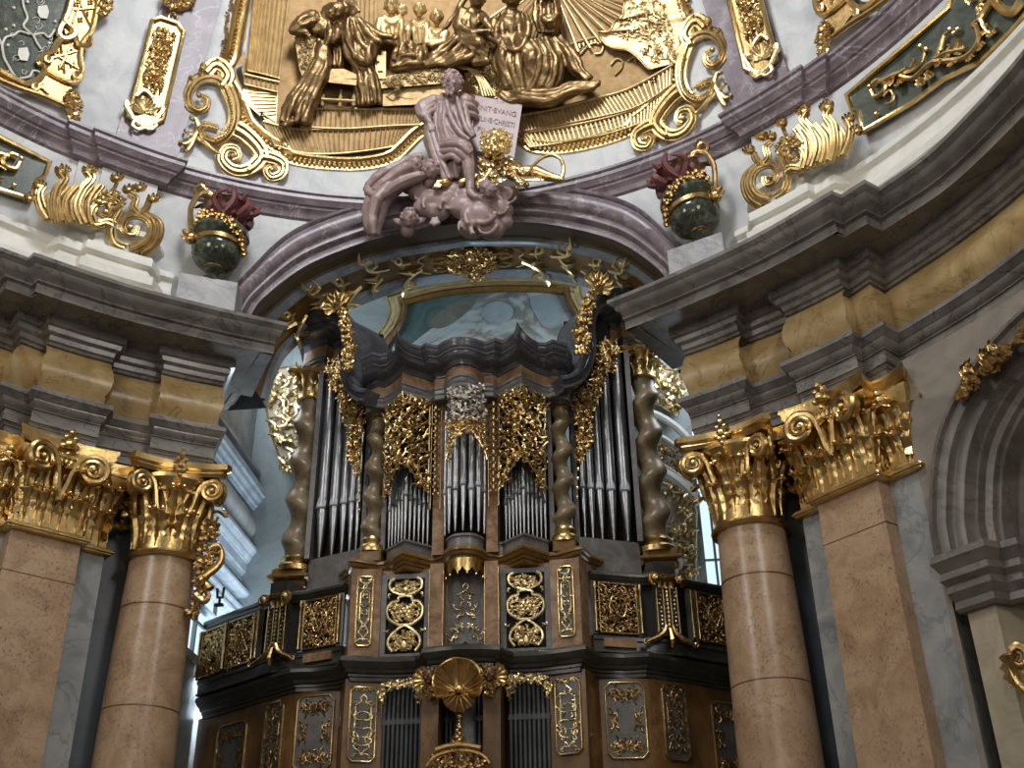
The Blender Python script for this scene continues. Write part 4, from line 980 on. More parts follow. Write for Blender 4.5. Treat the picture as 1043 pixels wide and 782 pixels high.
def mask(mb,c,r,N=V((0,-1,0))):
    U=V((0,0,1)).cross(N)*-1;W=V((0,0,1))
    mb.blob(c,(r*.78,r*.85,r),None,14,10)
    mb.blob(c+N*r*.85-W*r*.12,(r*.14,r*.24,r*.28),None,8,6)
    for s in(1,-1):
        mb.blob(c+N*r*.62+U*s*r*.3+W*r*.16,(r*.2,r*.2,r*.1),None,8,6);mb.blob(c+U*s*r*.8,(r*.12,r*.2,r*.24),None,6,5);mb.blob(c+N*r*.6+U*s*r*.34-W*r*.3,(r*.24,r*.2,r*.22),None,8,6)
    mb.blob(c+N*r*.72-W*r*.48,(r*.22,r*.14,r*.1),None,8,6);mb.blob(c+N*r*.55-W*r*.8,(r*.25,r*.22,r*.2),None,8,6)
    rn=random.Random(4)
    for k in range(26):
        a=rn.uniform(0,2*PI);b=rn.uniform(.15,1.25);d=V((sin(b)*cos(a),sin(b)*sin(a),cos(b)))
        if d.y<-.55 and d.z<.75:continue
        mb.blob(c+V((d.x*r*.85,d.y*r*.9,d.z*r*1.0)),r*.24,None,6,5)
m=MB();mask(m,V((.5+OX,18.22,6.72)),.13);dual('carved_cherub_head',m,'case',gallery)
m=MB();S=Loc((.5+OX,18.33,6.72),(1,0,0),(0,0,1),(0,-1,0))
for a in(-.6,-.2,.3,.8,1.2):
    m.leaf(S.P(.06,-.02),V((cos(a),0,sin(a))),V((0,-1,0)),.24,.1,.3,3,.1,6);m.leaf(S.P(-.06,-.02),V((-cos(a),0,sin(a))),V((0,-1,0)),.24,.1,.3,3,.1,6)
foliage(m,S,[(-.14,-.1),(.14,-.1),(.04,-.34),(-.04,-.34)],.12,61,.02,.02,2);dual('gilt_wings',m,'gold',gallery)
m=MB();S=Loc((OX,18.3,5.5),(1,0,0),(0,0,1),(0,-1,0))
foliage(m,S,[(-.42,-.4),(.42,-.4),(.42,-.02),(.2,.06),(.1,.2),(0,.3),(-.1,.2),(-.2,.06),(-.42,-.02)],.17,62,.05,.026,2.4)
for s in(1,-1):m.tube([S.P(s*x,y,.1) for x,y in crom([(.02,.02),(.2,.0),(.4,-.08),(.5,-.2)],4)],.035,6)
m.tube([S.P(x,.1-.5*x*x,.14) for x in(-.36,-.18,0,.18,.36)],.045,7)
for k in range(6):m.blob(S.P(-.02+.02*(k%2)*2,.12+k*.05,.1),.04,None,6,5)
part('gilt_cartouche',m,M['golddark'],gallery)
# ---- turned colonnettes and gilt lines on the piers
m=MB()
for x in(.365,.61):m.tube([V((x+OX,18.655,7.3)),V((x+OX,18.655,8.75))],.008,5)
dual('gilt_line',m,'golddark')
# ============================================================ ORNAMENT OF THE VAULT AND WALL
W_=Rev(RW);W1=Rev(10.0);W2=Rev(9.85)
for s_ in (W_,W1,W2):s_.k=.0205
def mirP(pts): return pts
# ---------------- relief frame : lower border and corner scrolls (drawn on the left, mirrored to the right)
frame=thing('relief_frame','ornate gilded scrolled frame around the golden relief on the vault','frame',(0,18.3,16.9))
def fr2(name,m,mt): part(name,m,M[mt],frame);part(name,m.mirror(),M[mt],frame)
Lc=crom([(250,-30),(247,0),(243,20),(240,38),(236,56),(229,70),(232,84),(240,98),(246,112),(252,126),(262,136),(275,146),(289,154)],4)
bot=crom([(289,154),(298,162),(330,167),(365,168),(394,163),(408,154),(424,138),(440,128)],4)
def beads(m,S,C,r,gap,h):
    acc=0;P=[S.P(x,y,h) for x,y in C]
    for a,b in zip(P,P[1:]):
        L=(b-a).length;t=gap-acc
        while t<L:
            d=(b-a).normalized();m.blob(a+(b-a)*(t/L),(r,r,r),None,6,4);t+=gap
        acc=(acc+L)%gap
def mold(m,S,C,prof):
    P=[S.P(x,y,0) for x,y in C];N=[(S.P(x,y,1)-S.P(x,y,0)) for x,y in C];m.sweep3(P,N,prof)
Q=[(-.17,0),(-.17,.05),(-.13,.07),(-.09,.05),(-.02,.05),(.02,.03),(.05,.1),(.1,.13),(.15,.1),(.17,0)]
m=MB();mold(m,W_,Lc,Q);mold(m,W_,bot,Q);fr2('moulding',m,'gold')
for C_ in (Lc,bot):
    m=MB();beads(m,W_,C_,.042,.105,.085);fr2('beading',m,'gold2')
# inner dark groove
m=MB();off=[(x+9,y-7) for x,y in Lc[8:]];off2=[(x,y-10) for x,y in bot[3:]]
C=[(p[0]+11,p[1]-2) for p in Lc[:40]]+[(p[0]+8,p[1]-8) for p in Lc[40:]]+[(p[0],p[1]-9) for p in bot[1:]]
mold(m,W_,C,[(-.13,.0),(-.13,.03),(-.05,.015),(.06,.015),(.1,.03),(.12,.0)]);fr2('groove',m,'ledge')
# corner scrolls
def cscroll(m,S,pts,r0,r1,h=.12,flat=.8,k=5,ribs_=0):
    P=crom(pts,k);n=len(P);R=[(r0+(r1-r0)*i/(n-1)) for i in range(n)]
    if not ribs_:
        m.tube([S.P(x,y,h) for x,y in P],[r*S.k for r in R],8,flat=flat);return
    for o in range(ribs_):
        f=(o-(ribs_-1)/2)/((ribs_-1)/2);Q_=[]
        for i in range(n):
            a=P[max(0,i-1)];b=P[min(n-1,i+1)];dx,dy=b[0]-a[0],b[1]-a[1];l=math.hypot(dx,dy) or 1
            Q_.append((P[i][0]-dy/l*f*R[i]*.72,P[i][1]+dx/l*f*R[i]*.72,h+(1-f*f)*R[i]*S.k*.5))
        m.tube([S.P(*q) for q in Q_],[r*S.k*(.95/ribs_+.12) for r in R],6)
m=MB()
cscroll(m,W_,[(232,92),(226,82),(216,78),(204,80),(195,88),(191,98),(194,108),(202,113),(210,109),(211,101),(205,98)],7,2.5,ribs_=3)
cscroll(m,W_,[(210,74),(218,66),(226,68),(232,78),(226,88)],7,7,ribs_=3);cscroll(m,W_,[(212,72),(207,68),(210,66),(216,68)],5,2)
cscroll(m,W_,[(232,92),(238,108),(238,124),(231,138),(218,145),(206,140),(203,130),(210,128),(222,131)],7,3.5,ribs_=3)
cscroll(m,W_,[(203,130),(198,138),(190,146),(184,145)],4,2);cscroll(m,W_,[(198,138),(194,148),(190,154)],4,2);cscroll(m,W_,[(206,140),(214,150),(222,156)],5,2);cscroll(m,W_,[(203,130),(200,122),(196,121)],4,2)
cscroll(m,W_,[(240,132),(250,138),(262,150),(266,160),(258,170),(246,175),(234,172),(226,162),(230,152),(240,152),(243,160),(237,163)],9,3,ribs_=3)
cscroll(m,W_,[(266,160),(278,162),(288,168),(286,178),(276,181),(271,174),(276,170)],7,3,ribs_=3)
for x,y,r in ((203,97,3),(237,159,3.2),(277,173,3),(196,121,2.4),(184,145,2.4),(190,154,2.2),(222,156,2.4),(208,67,3)):m.blob(W_.P(x,y,.14),r*W_.k,None,7,5)
for (x,y,dx,dy) in ((203,86,-1,-.6),(212,82,-.6,-1),(222,84,0,-1),(248,146,-.2,-1),(256,158,.6,.4),(252,166,.2,1),(278,166,.6,.3),(199,134,-1,.2),(214,77,-.9,-.3),(221,72,.2,-1)):
    u=(W_.P(x+dx*5,y+dy*5)-W_.P(x,y));m.leaf(W_.P(x,y,.16),u,V((0,-1,0)),.26,.16,.4,3,.1,6)
fr2('corner_scroll',m,'gold3')
for C_ in (crom([(232,95),(236,108),(236,124),(230,136),(218,142)],5),crom([(208,129),(222,131),(232,134)],4)):
    m=MB();beads(m,W_,C_,.03,.07,.24);fr2('scroll_beading',m,'gold2')
m=MB();rn=random.Random(2)
for k in range(26):
    y=-14+k*2.7;m.blob(W_.P(243-.17*(y+14)-5+rn.uniform(-3,3),y,.07),rn.uniform(.03,.05),None,6,4)
fr2('flower_garland',m,'golddark')
# fill of the picture field
fld=thing('golden_relief','large matt gilded relief of robed figures in an interior on the vault','relief',(0,18.0,17.2))
def curvefill(name,pl,h,mt,S=W_,n=1):
    m=MB();m.prism(pl,h-.05,h,S);part(name,m,M[mt],fld)
W3=Rev(RW)
m=MB();rows=[]
LB=[W_.P(x,y,0) for x,y in Lc+bot];TH=[math.atan2(p.x,p.y-YC) for p in LB];ZZ=[p.z for p in LB];kmin=TH.index(min(TH))
def zlow(t):
    t=-abs(t)
    if t>=TH[-1]:return ZZ[-1]
    for i in range(kmin,len(TH)-1):
        if TH[i]<=t<=TH[i+1]:return ZZ[i]+(ZZ[i+1]-ZZ[i])*(t-TH[i])/(TH[i+1]-TH[i]+1e-9)
    return ZZ[kmin]
def ztop(t):
    t=-abs(t)
    for i in range(kmin,0,-1):
        if min(TH[i],TH[i-1])<=t<=max(TH[i],TH[i-1]):return min(23.2,ZZ[i]+.01)
    return 23.2
for i in range(121):
    t=TH[kmin]*(1-2*i/120);a,b=zlow(t),max(zlow(t)+.02,ztop(t));rows.append([wallpt(t,a+(b-a)*j/12,.015) for j in range(13)])
m.grid(rows);part('field',m,M['reliefbg'],fld,ang=60)
# ribbed steps under the figures
def ribs(name,top,botm,gap,h,mt,lip=True,rr=.02):
    m=MB();T=crom(top,8);B=crom(botm,8);n=len(T);rows=[[W_.P(T[i][0],T[i][1],h),W_.P(B[i][0],B[i][1],h+.02)] for i in range(n)];m.grid(rows)
    g_=part(name,m,M['reliefbg'],fld,ang=40);m=MB()
    L=sum(math.dist(T[i],T[i+1]) for i in range(n-1));k=int(L/gap)
    for q in range(k):
        f=q/k*(n-1);i=int(f);g=f-i;a=tuple(T[i][c]+(T[min(n-1,i+1)][c]-T[i][c])*g for c in(0,1));b=tuple(B[i][c]+(B[min(n-1,i+1)][c]-B[i][c])*g for c in(0,1))
        m.tube([W_.P(*a,h+.01),W_.P(*b,h+.025)],rr,5,cap=False)
    if lip:
        m.tube([W_.P(x,y,h+.03) for x,y in T],.035,6);m.tube([W_.P(x,y,h+.03) for x,y in B],.02,6)
    part('gilt_ribs',m,M[mt],g_,ang=40)
ribs('ribbed_step',[(268,124),(300,131),(350,132),(400,129),(428,127)],[(280,148),(310,156),(350,156),(396,150),(408,146)],4.2,.08,'relief')
ribs('ribbed_step',[(310,110),(350,111),(400,111),(432,111)],[(306,129),(350,131),(400,128),(428,127)],4.2,.12,'relief')
ribs('ribbed_step',[(525,118),(560,112),(600,102),(640,91),(686,66)],[(532,134),(565,128),(610,119),(650,108),(684,86)],4.2,.12,'relief')
ribs('ribbed_step',[(530,136),(570,130),(615,121),(655,108),(682,88)],[(540,150),(575,145),(620,136),(655,124),(678,108)],4.2,.08,'relief')
# fluted pilaster at left with its base, background pilaster, curtain fan at right
ribs('fluted_pilaster',[(260,-12),(275,-12),(296,-12)],[(252,72),(266,75),(285,80)],3.6,.14,'relief',True,.028)
ribs('pilaster_base',[(249,76),(266,80),(284,84)],[(249,86),(266,90),(283,94)],4,.16,'relief')
m=MB();m.prism([(248,88),(283,95),(281,126),(272,124),(258,112),(246,100)],.0,.12,W_)
for k in range(9):m.tube([W_.P(250+k*2.2,90+k*4,.13),W_.P(281,92+k*3.4,.14)] if k<8 else [W_.P(268,116,.13),W_.P(280,124,.13)],.018,5,cap=False)
part('pilaster_pedestal',m,M['relief'],fld)
ribs('background_pilaster',[(364,-10),(374,-10),(384,-10)],[(362,32),(373,33),(384,34)],3.4,.06,'relief',False)
m=MB()
for k in range(17):
    a=math.radians(20+k*7.5);m.tube([W_.P(560,-24,.05),W_.P(560+130*cos(a)*.75,-24+130*sin(a)*.62,.12)],[.006,.03],5)
part('sunray_fan',m,M['relief'],fld)
m=MB();rows=[]
cur=crom([(633,-10),(636,4),(632,18),(622,28),(610,38),(636,52),(662,68)],5)
for i,(x,y) in enumerate(cur):rows.append([W_.P(x+(t*(700-x)),y-8*t+(3*sin(i*.9)*(1-t)),.2-.12*t+.04*sin(i*.8+t*5)) for t in (0,.08,.3,.6,1)])
m.grid(rows);m.tube([r[0] for r in rows],.03,6);foliage(m,W_,[(640,2),(672,-8),(684,40),(690,60),(664,62),(625,38)],13,77,.14,1.0,1.2);part('hanging_curtain',m,M['relief'],fld,ang=60)
m=MB()
for P in ([(583,60),(590,56),(596,50),(600,46),(608,44),(614,48),(612,54),(606,55)],[(583,60),(587,68),(592,78)],[(622,66),(628,60),(634,62),(632,70),(626,76)],[(640,62),(646,58),(648,64)]):tp(m,W_,P,1.3,.05)
m.tube([W_.P(575,48,.08),W_.P(592,42,.1),W_.P(612,37,.1)],.04,6)
for k in range(6):m.tube([W_.P(586+k*4,46-k*1.3,.09),W_.P(587+k*4,50-k*1.3,.09)],.02,4)
part('scrolled_armrest',m,M['relief'],fld)
# ---------------- dome strip panels with rosettes
def strippanel(label):
    t=thing('ornament_panel',label,'ornament',(-6.1,16.2,17.5));return t
def panelparts(t,sg):
    S=W1
    def add(nm,m,mt): part(nm,m if sg>0 else m.mirror(),M[mt],t)
    o=[(154,22),(163,18),(181,24),(187,33),(166,122),(150,130),(131,119)]
    m=MB();m.patch(o,.06,S);add('ground',m,'golddark')
    m=MB();P=[S.P(x,y,.07) for x,y in o];m.sweep3(P,[S.P(x,y,1)-S.P(x,y,0) for x,y in o],[(-.045,0),(-.04,.05),(0,.07),(.04,.05),(.045,0)],closed=True);add('gilt_frame',m,'gold')
    m=MB()
    for cx,cy,r in ((164,51,7.5),(157,76,8)):
        for k in range(8):
            a=k*PI/4;m.leaf(S.P(cx,cy,.09),S.P(cx+cos(a),cy+sin(a))-S.P(cx,cy),V((.5,-.8,0)),r*1.25*S.k,r*.8*S.k,.3,3,.15,5)
        m.blob(S.P(cx,cy,.14),r*.28*S.k,None,8,5)
    foliage(m,S,[(160,28),(178,34),(174,56),(166,88),(150,96),(146,80),(154,48)],8,81,.08,.9,1.6);add('rosettes',m,'gold')
    m=MB()
    for k in range(9):
        a=math.radians(180+k*22.5);m.leaf(S.P(147,113,.1),S.P(147+cos(a),113+sin(a))-S.P(147,113),V((.5,-.8,0)),13*S.k,5.5*S.k,.35,3,.2,6)
    for q in (-1,1):
        m.tube([S.P(147+q*x,y+q*x*.12,.12) for x,y in crom([(2,128),(10,124),(15,116),(19,110),(17,106),(14,109)],4)],.05,6);m.tube([S.P(147+q*x,y,.12) for x,y in crom([(0,130),(6,132),(12,128),(10,124)],3)],.04,6)
    m.tube([S.P(x,y,.12) for x,y in crom([(138,98),(147,92),(156,100)],4)],.05,6);add('shell',m,'gold2')
panelparts(strippanel('slender gilded rosette panel on the vault strip left of the big relief'),1)
t=strippanel('slender gilded rosette panel on the vault strip right of the big relief');t.location.x=6.1;WM[t.name]=Matrix.Translation(t.location);panelparts(t,-1)
m=MB()
tp(m,W1,[(166,-4),(172,4),(182,8),(192,4),(196,-4)],4,.1);tp(m,W1,spiral(176,17,4.5,3.5,0,360,12),1.3,.1);foliage(m,W1,[(166,-14),(198,-14),(196,4),(182,10),(168,4)],9,83,.12,1.6,2)
for q,w in ((m,'left'),(m.mirror(),'right')):tag(obj('gilded_cartouche',q,M['gold']),'gilded cartouche end at the top edge above the %s rosette panel'%w,'ornament')
# ---------------- big diapered cartouche on the neighbouring vault field (left), its far end on the right
def diaper(label,sg):
    t=thing('vault_cartouche',label,'ornament',(-7.6*sg,14.6,17.2));S=W1
    def add(nm,m,mt): part(nm,m if sg>0 else m.mirror(),M[mt],t)
    m=MB();m.patch([(-60,-40),(78,-40),(74,10),(70,24),(56,50),(44,62),(32,84),(10,78),(-10,68),(-60,40)],.03,S);add('dark_ground',m,'urn')
    m=MB();mm=[(78,-20),(70,10),(66,22),(74,30),(70,38),(60,42),(54,52),(46,56),(40,64),(46,70),(40,80),(30,86),(18,82),(0,72),(-20,60)]
    pl=[(78,-20),(104,-20),(96,20),(92,34),(83,46),(84,66),(82,80),(72,86),(78,110),(70,106),(40,94),(16,88),(-10,76),(-10,70),(30,86),(42,78),(46,66),(56,50),(68,38),(64,24),(72,8)]
    m.patch(pl,.09,S);add('diapered_band',m,'golddark')
    m=MB();tp(m,S,mm,3.2,.12);tp(m,S,[(104,-20),(97,18),(93,32),(84,44),(82,58),(84,72),(80,82),(72,84),(58,78),(44,70)],2.8,.12);tp(m,S,[(-10,78),(20,90),(44,98),(66,108)],2.6,.12)
    for a,b in (((84,-2),(74,24)),((98,8),(76,10)),((92,26),(76,-8)),((86,-14),(100,0)),((62,46),(66,74)),((50,60),(78,52)),((74,44),(60,70)),((54,54),(80,70)),((44,84),(30,92)),((34,82),(50,96))):m.tube([S.P(*a,.11),S.P(*b,.11)],.022,5)
    for x,y in((78,4),(88,14),(82,20),(92,2),(58,54),(66,62),(72,52),(62,68),(74,66),(40,88),(30,84)):
        for k in range(4):m.blob(S.P(x+2*cos(k*PI/2+.7),y+2*sin(k*PI/2+.7),.11),.028,None,5,4)
    for cx,cy,r in((78,76,4.5),(49,60,4),(36,88,4)):tp(m,S,spiral(cx,cy,r,.8,0,540,20),1.6,.15,smooth=False)
    tp(m,S,[(64,24),(60,34),(66,40),(76,36),(76,28)],3,.14);tp(m,S,[(76,36),(80,46),(90,46),(92,38)],3,.14);tp(m,S,[(96,14),(104,16),(108,12),(106,6)],3,.12)
    foliage(m,S,[(66,98),(78,92),(84,104),(80,124),(70,122)],9,85,.12,1.7,2.2);tp(m,S,spiral(74,118,6,1,0,600,22),1.7,.16,smooth=False);foliage(m,S,[(98,-10),(112,-10),(114,10),(104,16)],8,86,.12,1.6,2);add('gilt_scrollwork',m,'gold')
    m=MB();wv=[(22,-10),(24,6),(28,18),(24,26),(30,33),(34,36)]
    tp(m,S,wv,1.1,.06);tp(m,S,[(34,36),(44,34),(50,38),(56,30)],1.1,.06);tp(m,S,[(34,36),(38,44),(42,50)],1.1,.06);tp(m,S,[(2,46),(6,38),(14,36),(20,32),(30,35)],1.1,.06);tp(m,S,[(2,46),(4,58),(8,66),(14,76),(20,82)],1.1,.06);tp(m,S,[(20,80),(30,78),(34,72),(42,74)],1.1,.06);tp(m,S,[(-12,30),(-4,34),(2,46)],1.1,.06)
    for x,y in((44,12),(24,55)):
        m.prism([(x-5,y-6),(x+4,y-7),(x+6,y),(x+4,y+7),(x-3,y+6),(x-6,y)],.04,.07,S)
    for x,y in((14,8),(50,44),(8,46),(14,26),(56,22),(28,2),(6,30)):m.blob(S.P(x,y,.05),.035,None,5,4)
    rr=random.Random(6)
    for k in range(16):tp(m,S,spiral(rr.uniform(2,58),rr.uniform(0,74),rr.uniform(2.5,5),1.5,rr.uniform(0,360),rr.uniform(400,700),10),.35,.05,n=4,smooth=False)
    add('inlaid_pattern',m,'white')
diaper('dark green cartouche with gilded diapered border at the top left of the vault',1)
diaper('end of a gilded diapered cartouche at the top right of the vault',-1)
# ---------------- green panels of the drum
def gpanel(label,sg):
    t=thing('green_panel',label,'wall panel',(7.5*sg,15.2,14.8));S=W1
    def add(nm,m,mt): part(nm,m if sg>0 else m.mirror(),M[mt],t)
    o=[(1075,-75),(975,-20),(967,8),(863,97),(868,112),(874,114),(880,134),(930,104),(962,80),(1000,62),(1030,32),(1075,-20)]
    m=MB();m.patch(o,.03,S);add('ground',m,'greenpanel')
    m=MB();m.sweep3([S.P(x,y,.03) for x,y in o],[S.P(x,y,1)-S.P(x,y,0) for x,y in o],[(-.045,-.03),(-.04,.03),(0,.06),(.04,.03),(.045,-.03)],closed=True);add('gilt_frame',m,'gold')
    m=MB()
    def c(p,a,b):cscroll(m,S,p,a,b,.1)
    c([(888,92),(892,98),(900,94),(902,86),(896,82),(890,86)],2.5,3.5);c([(898,84),(908,78),(918,74),(924,70)],3.5,3);c([(900,98),(906,92),(910,96),(908,104),(902,106)],1.6,1.4)
    c([(908,78),(918,74),(930,72),(938,66),(942,54),(938,46),(934,48)],2,1.6);c([(918,78),(930,80),(938,74),(950,64),(966,62),(980,60),(992,52),(998,40),(996,28),(992,26)],3.2,3.2)
    c([(944,70),(954,58),(958,46),(962,36),(966,32)],2.6,1.6);c([(954,60),(964,54),(972,52),(984,50)],2.6,2.4);c([(962,36),(960,44),(958,52)],2,2)
    c([(992,26),(1000,20),(1004,28),(1010,34),(1016,30)],3.2,2.4);c([(998,22),(1004,10),(1012,2),(1022,10),(1032,12),(1040,2)],3.4,4);c([(1002,12),(1000,4),(1008,-4),(1014,0)],2.6,2)
    for x,y in ((893,116),(944,50),(968,30),(972,34),(976,30),(938,47),(886,88)):m.blob(S.P(x,y,.1),2.4*S.k,None,7,5)
    for (x,y,dx,dy) in ((902,84,1,-.3),(912,80,.6,.8),(944,72,.4,1),(952,62,1,.4),(960,58,1,-1),(966,60,.8,.8),(974,56,.3,-1),(984,56,.8,.5),(994,46,1,.2),(996,34,1,-.5),(1006,30,.8,.8),(1002,16,-.4,-1),(924,72,.8,-.8),(936,78,.2,1),(1012,2,.4,-1),(990,2,-.6,-1)):
        m.leaf(S.P(x,y,.12),S.P(x+dx,y+dy)-S.P(x,y),V((-.5,-.8,0)),.24,.16,.4,3,.12,6)
    add('acanthus_scroll',m,'gold')
gpanel('long green marble panel with gilded acanthus scroll at the top right of the drum',1)
gpanel('green marble panel with gilded scroll end at the left edge of the drum',-1)
# ---------------- gilded acanthus pieces standing on the white socle blocks
def acanthus(label,sg):
    t=thing('gilded_acanthus',label,'ornament',(6.2*sg,16.0,14.3),0,'gilded acanthus pieces');S=W2
    def add(nm,m,mt): part(nm,m if sg>0 else m.mirror(),M[mt],t)
    m=MB()
    def c(p,a,b,h=.14,fl=1.0):cscroll(m,S,p,a*1.15,b*1.15,h,fl,5,3)
    # ribbed bodies
    c([(776,210),(766,204),(760,194),(760,182),(766,174),(776,168)],4,3.4);c([(784,204),(772,200),(765,190),(766,178),(774,170),(786,168),(792,176),(788,186),(780,188),(778,180)],4.5,2,.2)
    c([(790,202),(798,196),(802,184),(800,172),(794,160)],4,2.6,.18);c([(800,176),(806,172),(816,172),(820,162),(816,152),(806,150),(802,158),(806,164),(812,160)],4,2,.2)
    for k in range(5):
        x=818+k*9;c([(x,172-k*3),(x+3,160-k*3),(x+3,146-k*2),(x-2,136-k),(x-7,130-k)],4.6,3.6,.2+.05*(2-abs(2-k)))
    c([(826,170),(832,150),(826,132),(818,122),(822,114)],4,3.2,.3);c([(846,164),(850,146),(848,128),(842,118),(846,110)],4.2,3.2,.3);c([(858,158),(864,144),(866,130),(862,122)],4,3,.22)
    c([(800,160),(794,152),(802,144),(812,142),(816,136)],3,2.4,.18);c([(776,168),(782,160),(780,150),(786,144)],3.4,2.6,.2);c([(776,168),(770,162),(768,156)],3.2,2.6,.2)
    for x,y in ((820,112),(844,108)):
        for k in range(7):
            a=math.radians(180+30*k);m.leaf(S.P(x,y+4,.3),S.P(x+cos(a)*1.0,y+sin(a)*.7)-S.P(x,y),V((-.4,-.85,0)),.17,.1,.5,3,.3,5)
        m.blob(S.P(x,y+3,.3),.09,None,8,6)
    for x,y in((776,140),(764,154),(797,126),(786,140),(866,122),(874,134)):
        for k in range(5):
            a=math.radians(200+k*35);m.leaf(S.P(x,y+3,.2),S.P(x+cos(a),y+sin(a))-S.P(x,y),V((-.4,-.85,0)),.16,.09,.5,3,.3,5)
        m.blob(S.P(x,y,.24),.055,None,7,5)
    c([(797,128),(800,136),(806,142)],1.6,1.6,.16)
    for x,y in((806,160),(784,180),(812,148)):m.blob(S.P(x,y,.26),.06,None,7,5)
    foliage(m,S,[(790,150),(800,138),(816,138),(818,150),(800,158)],8,91,.16,1.3,2)
    add('acanthus_leaves',m,'gold3')
acanthus('gilded acanthus ornament on the white socle block right of the organ arch',1)
acanthus('gilded acanthus ornament on the white socle block left of the organ arch',-1)
# ---------------- flaming urns on marble blocks
def urn(label,x,y,z,sg,tilt):
    t=thing('flaming_urn',label,'urn',(x,y,z),0,'flaming urns on the cornice')
    R=Matrix.Rotation(tilt,3,'Y')
    def add(nm,m,mt,par=None):
        m.v=[R@(V((p.x*sg,p.y,p.z))) for p in m.v]
        return part(nm,m,M[mt],par or t,True)
    m=MB();m.lathe([(.0,0),(.24,0),(.24,.05),(.17,.09),(.12,.14),(.1,.24),(.16,.3),(.17,.34),(.13,.37)],(0,0,0),28);b=add('foot',m,'urn')
    m=MB();m.lathe([(.13,.35),(.26,.39),(.4,.5),(.47,.66),(.46,.8),(.42,.88),(.5,.98),(.56,1.1),(.53,1.24),(.4,1.34),(.26,1.4),(.22,1.46)],n=36);body=add('body',m,'urn')
    m=MB();m.lathe([(.21,1.42),(.26,1.5),(.36,1.58),(.4,1.64),(.37,1.68),(.25,1.6)],n=30)
    for k in range(9):
        a=k*2*PI/9;m.leaf((.25*cos(a),.25*sin(a),1.42),(cos(a)*.35,sin(a)*.35,1),(cos(a),sin(a),0),.42,.3,.4,3,.2,6)
    add('leafy_neck',m,'bronze',body)
    m=MB();m.lathe([(.46,.8),(.5,.81),(.5,.9),(.44,.92)],n=36);m.lathe([(.15,.32),(.2,.33),(.2,.37),(.15,.38)],n=24);add('gilt_band',m,'golddark',body)
    m=MB()
    H=crom([(-.42,-.3,.86),(-.5,-.32,1.2),(-.58,-.3,1.6),(-.52,-.25,1.95),(-.34,-.2,2.05),(-.22,-.15,1.9),(-.3,-.1,1.68)],5)
    m.tube(H,[.055]*len(H),8);m.tube([V(p) for p in crom([(-.52,-.25,1.95),(-.6,-.25,2.1),(-.5,-.25,2.2),(-.4,-.2,2.12)],4)],.05,6)
    m.blob((-.42,-.36,.84),(.11,.1,.14),None,8,6)
    for k in range(5):m.leaf((-.42,-.4,.84),(cos(k*1.2),-.3,sin(k*1.2)),(-.3,-1,0),.18,.1,.4,3,.2,5)
    m.leaf((-.4,-.2,2.1),(-.2,-.2,1),(-1,-.3,0),.24,.16,.5,3,.2,6);add('handle',m,'golddark',body)
    m=MB();r=random.Random(3)
    for k in range(90):
        u=k/89;a=-2.3+u*2.5;z_=1.28-.5*u*u;rr=.5
        m.blob((rr*1.03*cos(a)+r.uniform(-.04,.04),rr*1.03*sin(a)+r.uniform(-.06,.0),z_+r.uniform(-.1,.1)),r.uniform(.025,.055),None,6,4)
    add('flower_garland',m,'golddark',body)
    m=MB();r=random.Random(8)
    for k in range(30):
        a=k*2.4;rr=.3*math.sqrt((k+1)/30);x0,y0=rr*cos(a)+.06,rr*sin(a);hh=.5+.18*r.random()-.45*rr;P=[]
        for i in range(9):
            u=i/8;P.append((x0*(1+.5*sin(u*2.8))+.08*sin(u*5.5+k*.5)+.16*u*u,y0*(1+.6*sin(u*2.4))+.06*cos(u*5+k*1.3),1.5+hh*u))
        m.tube(P,[.08,.1,.1,.09,.075,.06,.045,.03,.01],6)
    add('flames',m,'red')
    return t
def blk(label,sg):
    a=[(4.06,17.3),(4.02,16.85),(4.98,16.4),(5.1,16.9)];z0,z1=12.8,13.95
    m=MB();m.add([(x*sg,y,z) for z in(z0,z1) for x,y in a],[(0,1,2,3),(4,5,6,7),(0,1,5,4),(1,2,6,5),(2,3,7,6),(3,0,4,7)]);tag(obj('marble_block',m,M['block']),label,'pedestal')
blk('grey veined marble block under the right urn',1);blk('grey veined marble block under the left urn',-1)
urn('dark green urn with red flames and gilt handle right of the arch',4.7,16.85,13.95,-1,-.16)
urn('dark green urn with red flames and gilt handle left of the arch',-4.55,16.85,13.95,1,.06)
# ---------------- gold on the arch soffit
class Sof:
    """soffit band of the great arch: a runs along the arch (0..n-1 index of AI), b is depth"""
    k=1.0
    def P(s,a,b,h=0):
        i=max(0,min(len(AI)-2,int(a)));g=a-i;x=AI[i][0]+(AI[i+1][0]-AI[i][0])*g;z=AI[i][1]+(AI[i+1][1]-AI[i][1])*g
        c=V((x-.05,0,(z-12.7)*1.2)).normalized();p=V((x,yw(x)+b,z))+c*(.05-h);return p
class Sof2:
    k=1.0
    def __init__(s):
        P=[V((x,0,z)) for x,z in AI];s.L=[0]
        for i in range(1,len(P)):s.L.append(s.L[-1]+(P[i]-P[i-1]).length)
        s.T=s.L[-1];s.f=Sof()
    def P(s,a,b,h=0):
        L=a+s.T/2;i=0
        while i<len(s.L)-2 and s.L[i+1]<L:i+=1
        return s.f.P(i+(L-s.L[i])/(s.L[i+1]-s.L[i]),b,h)
SO2=Sof2()
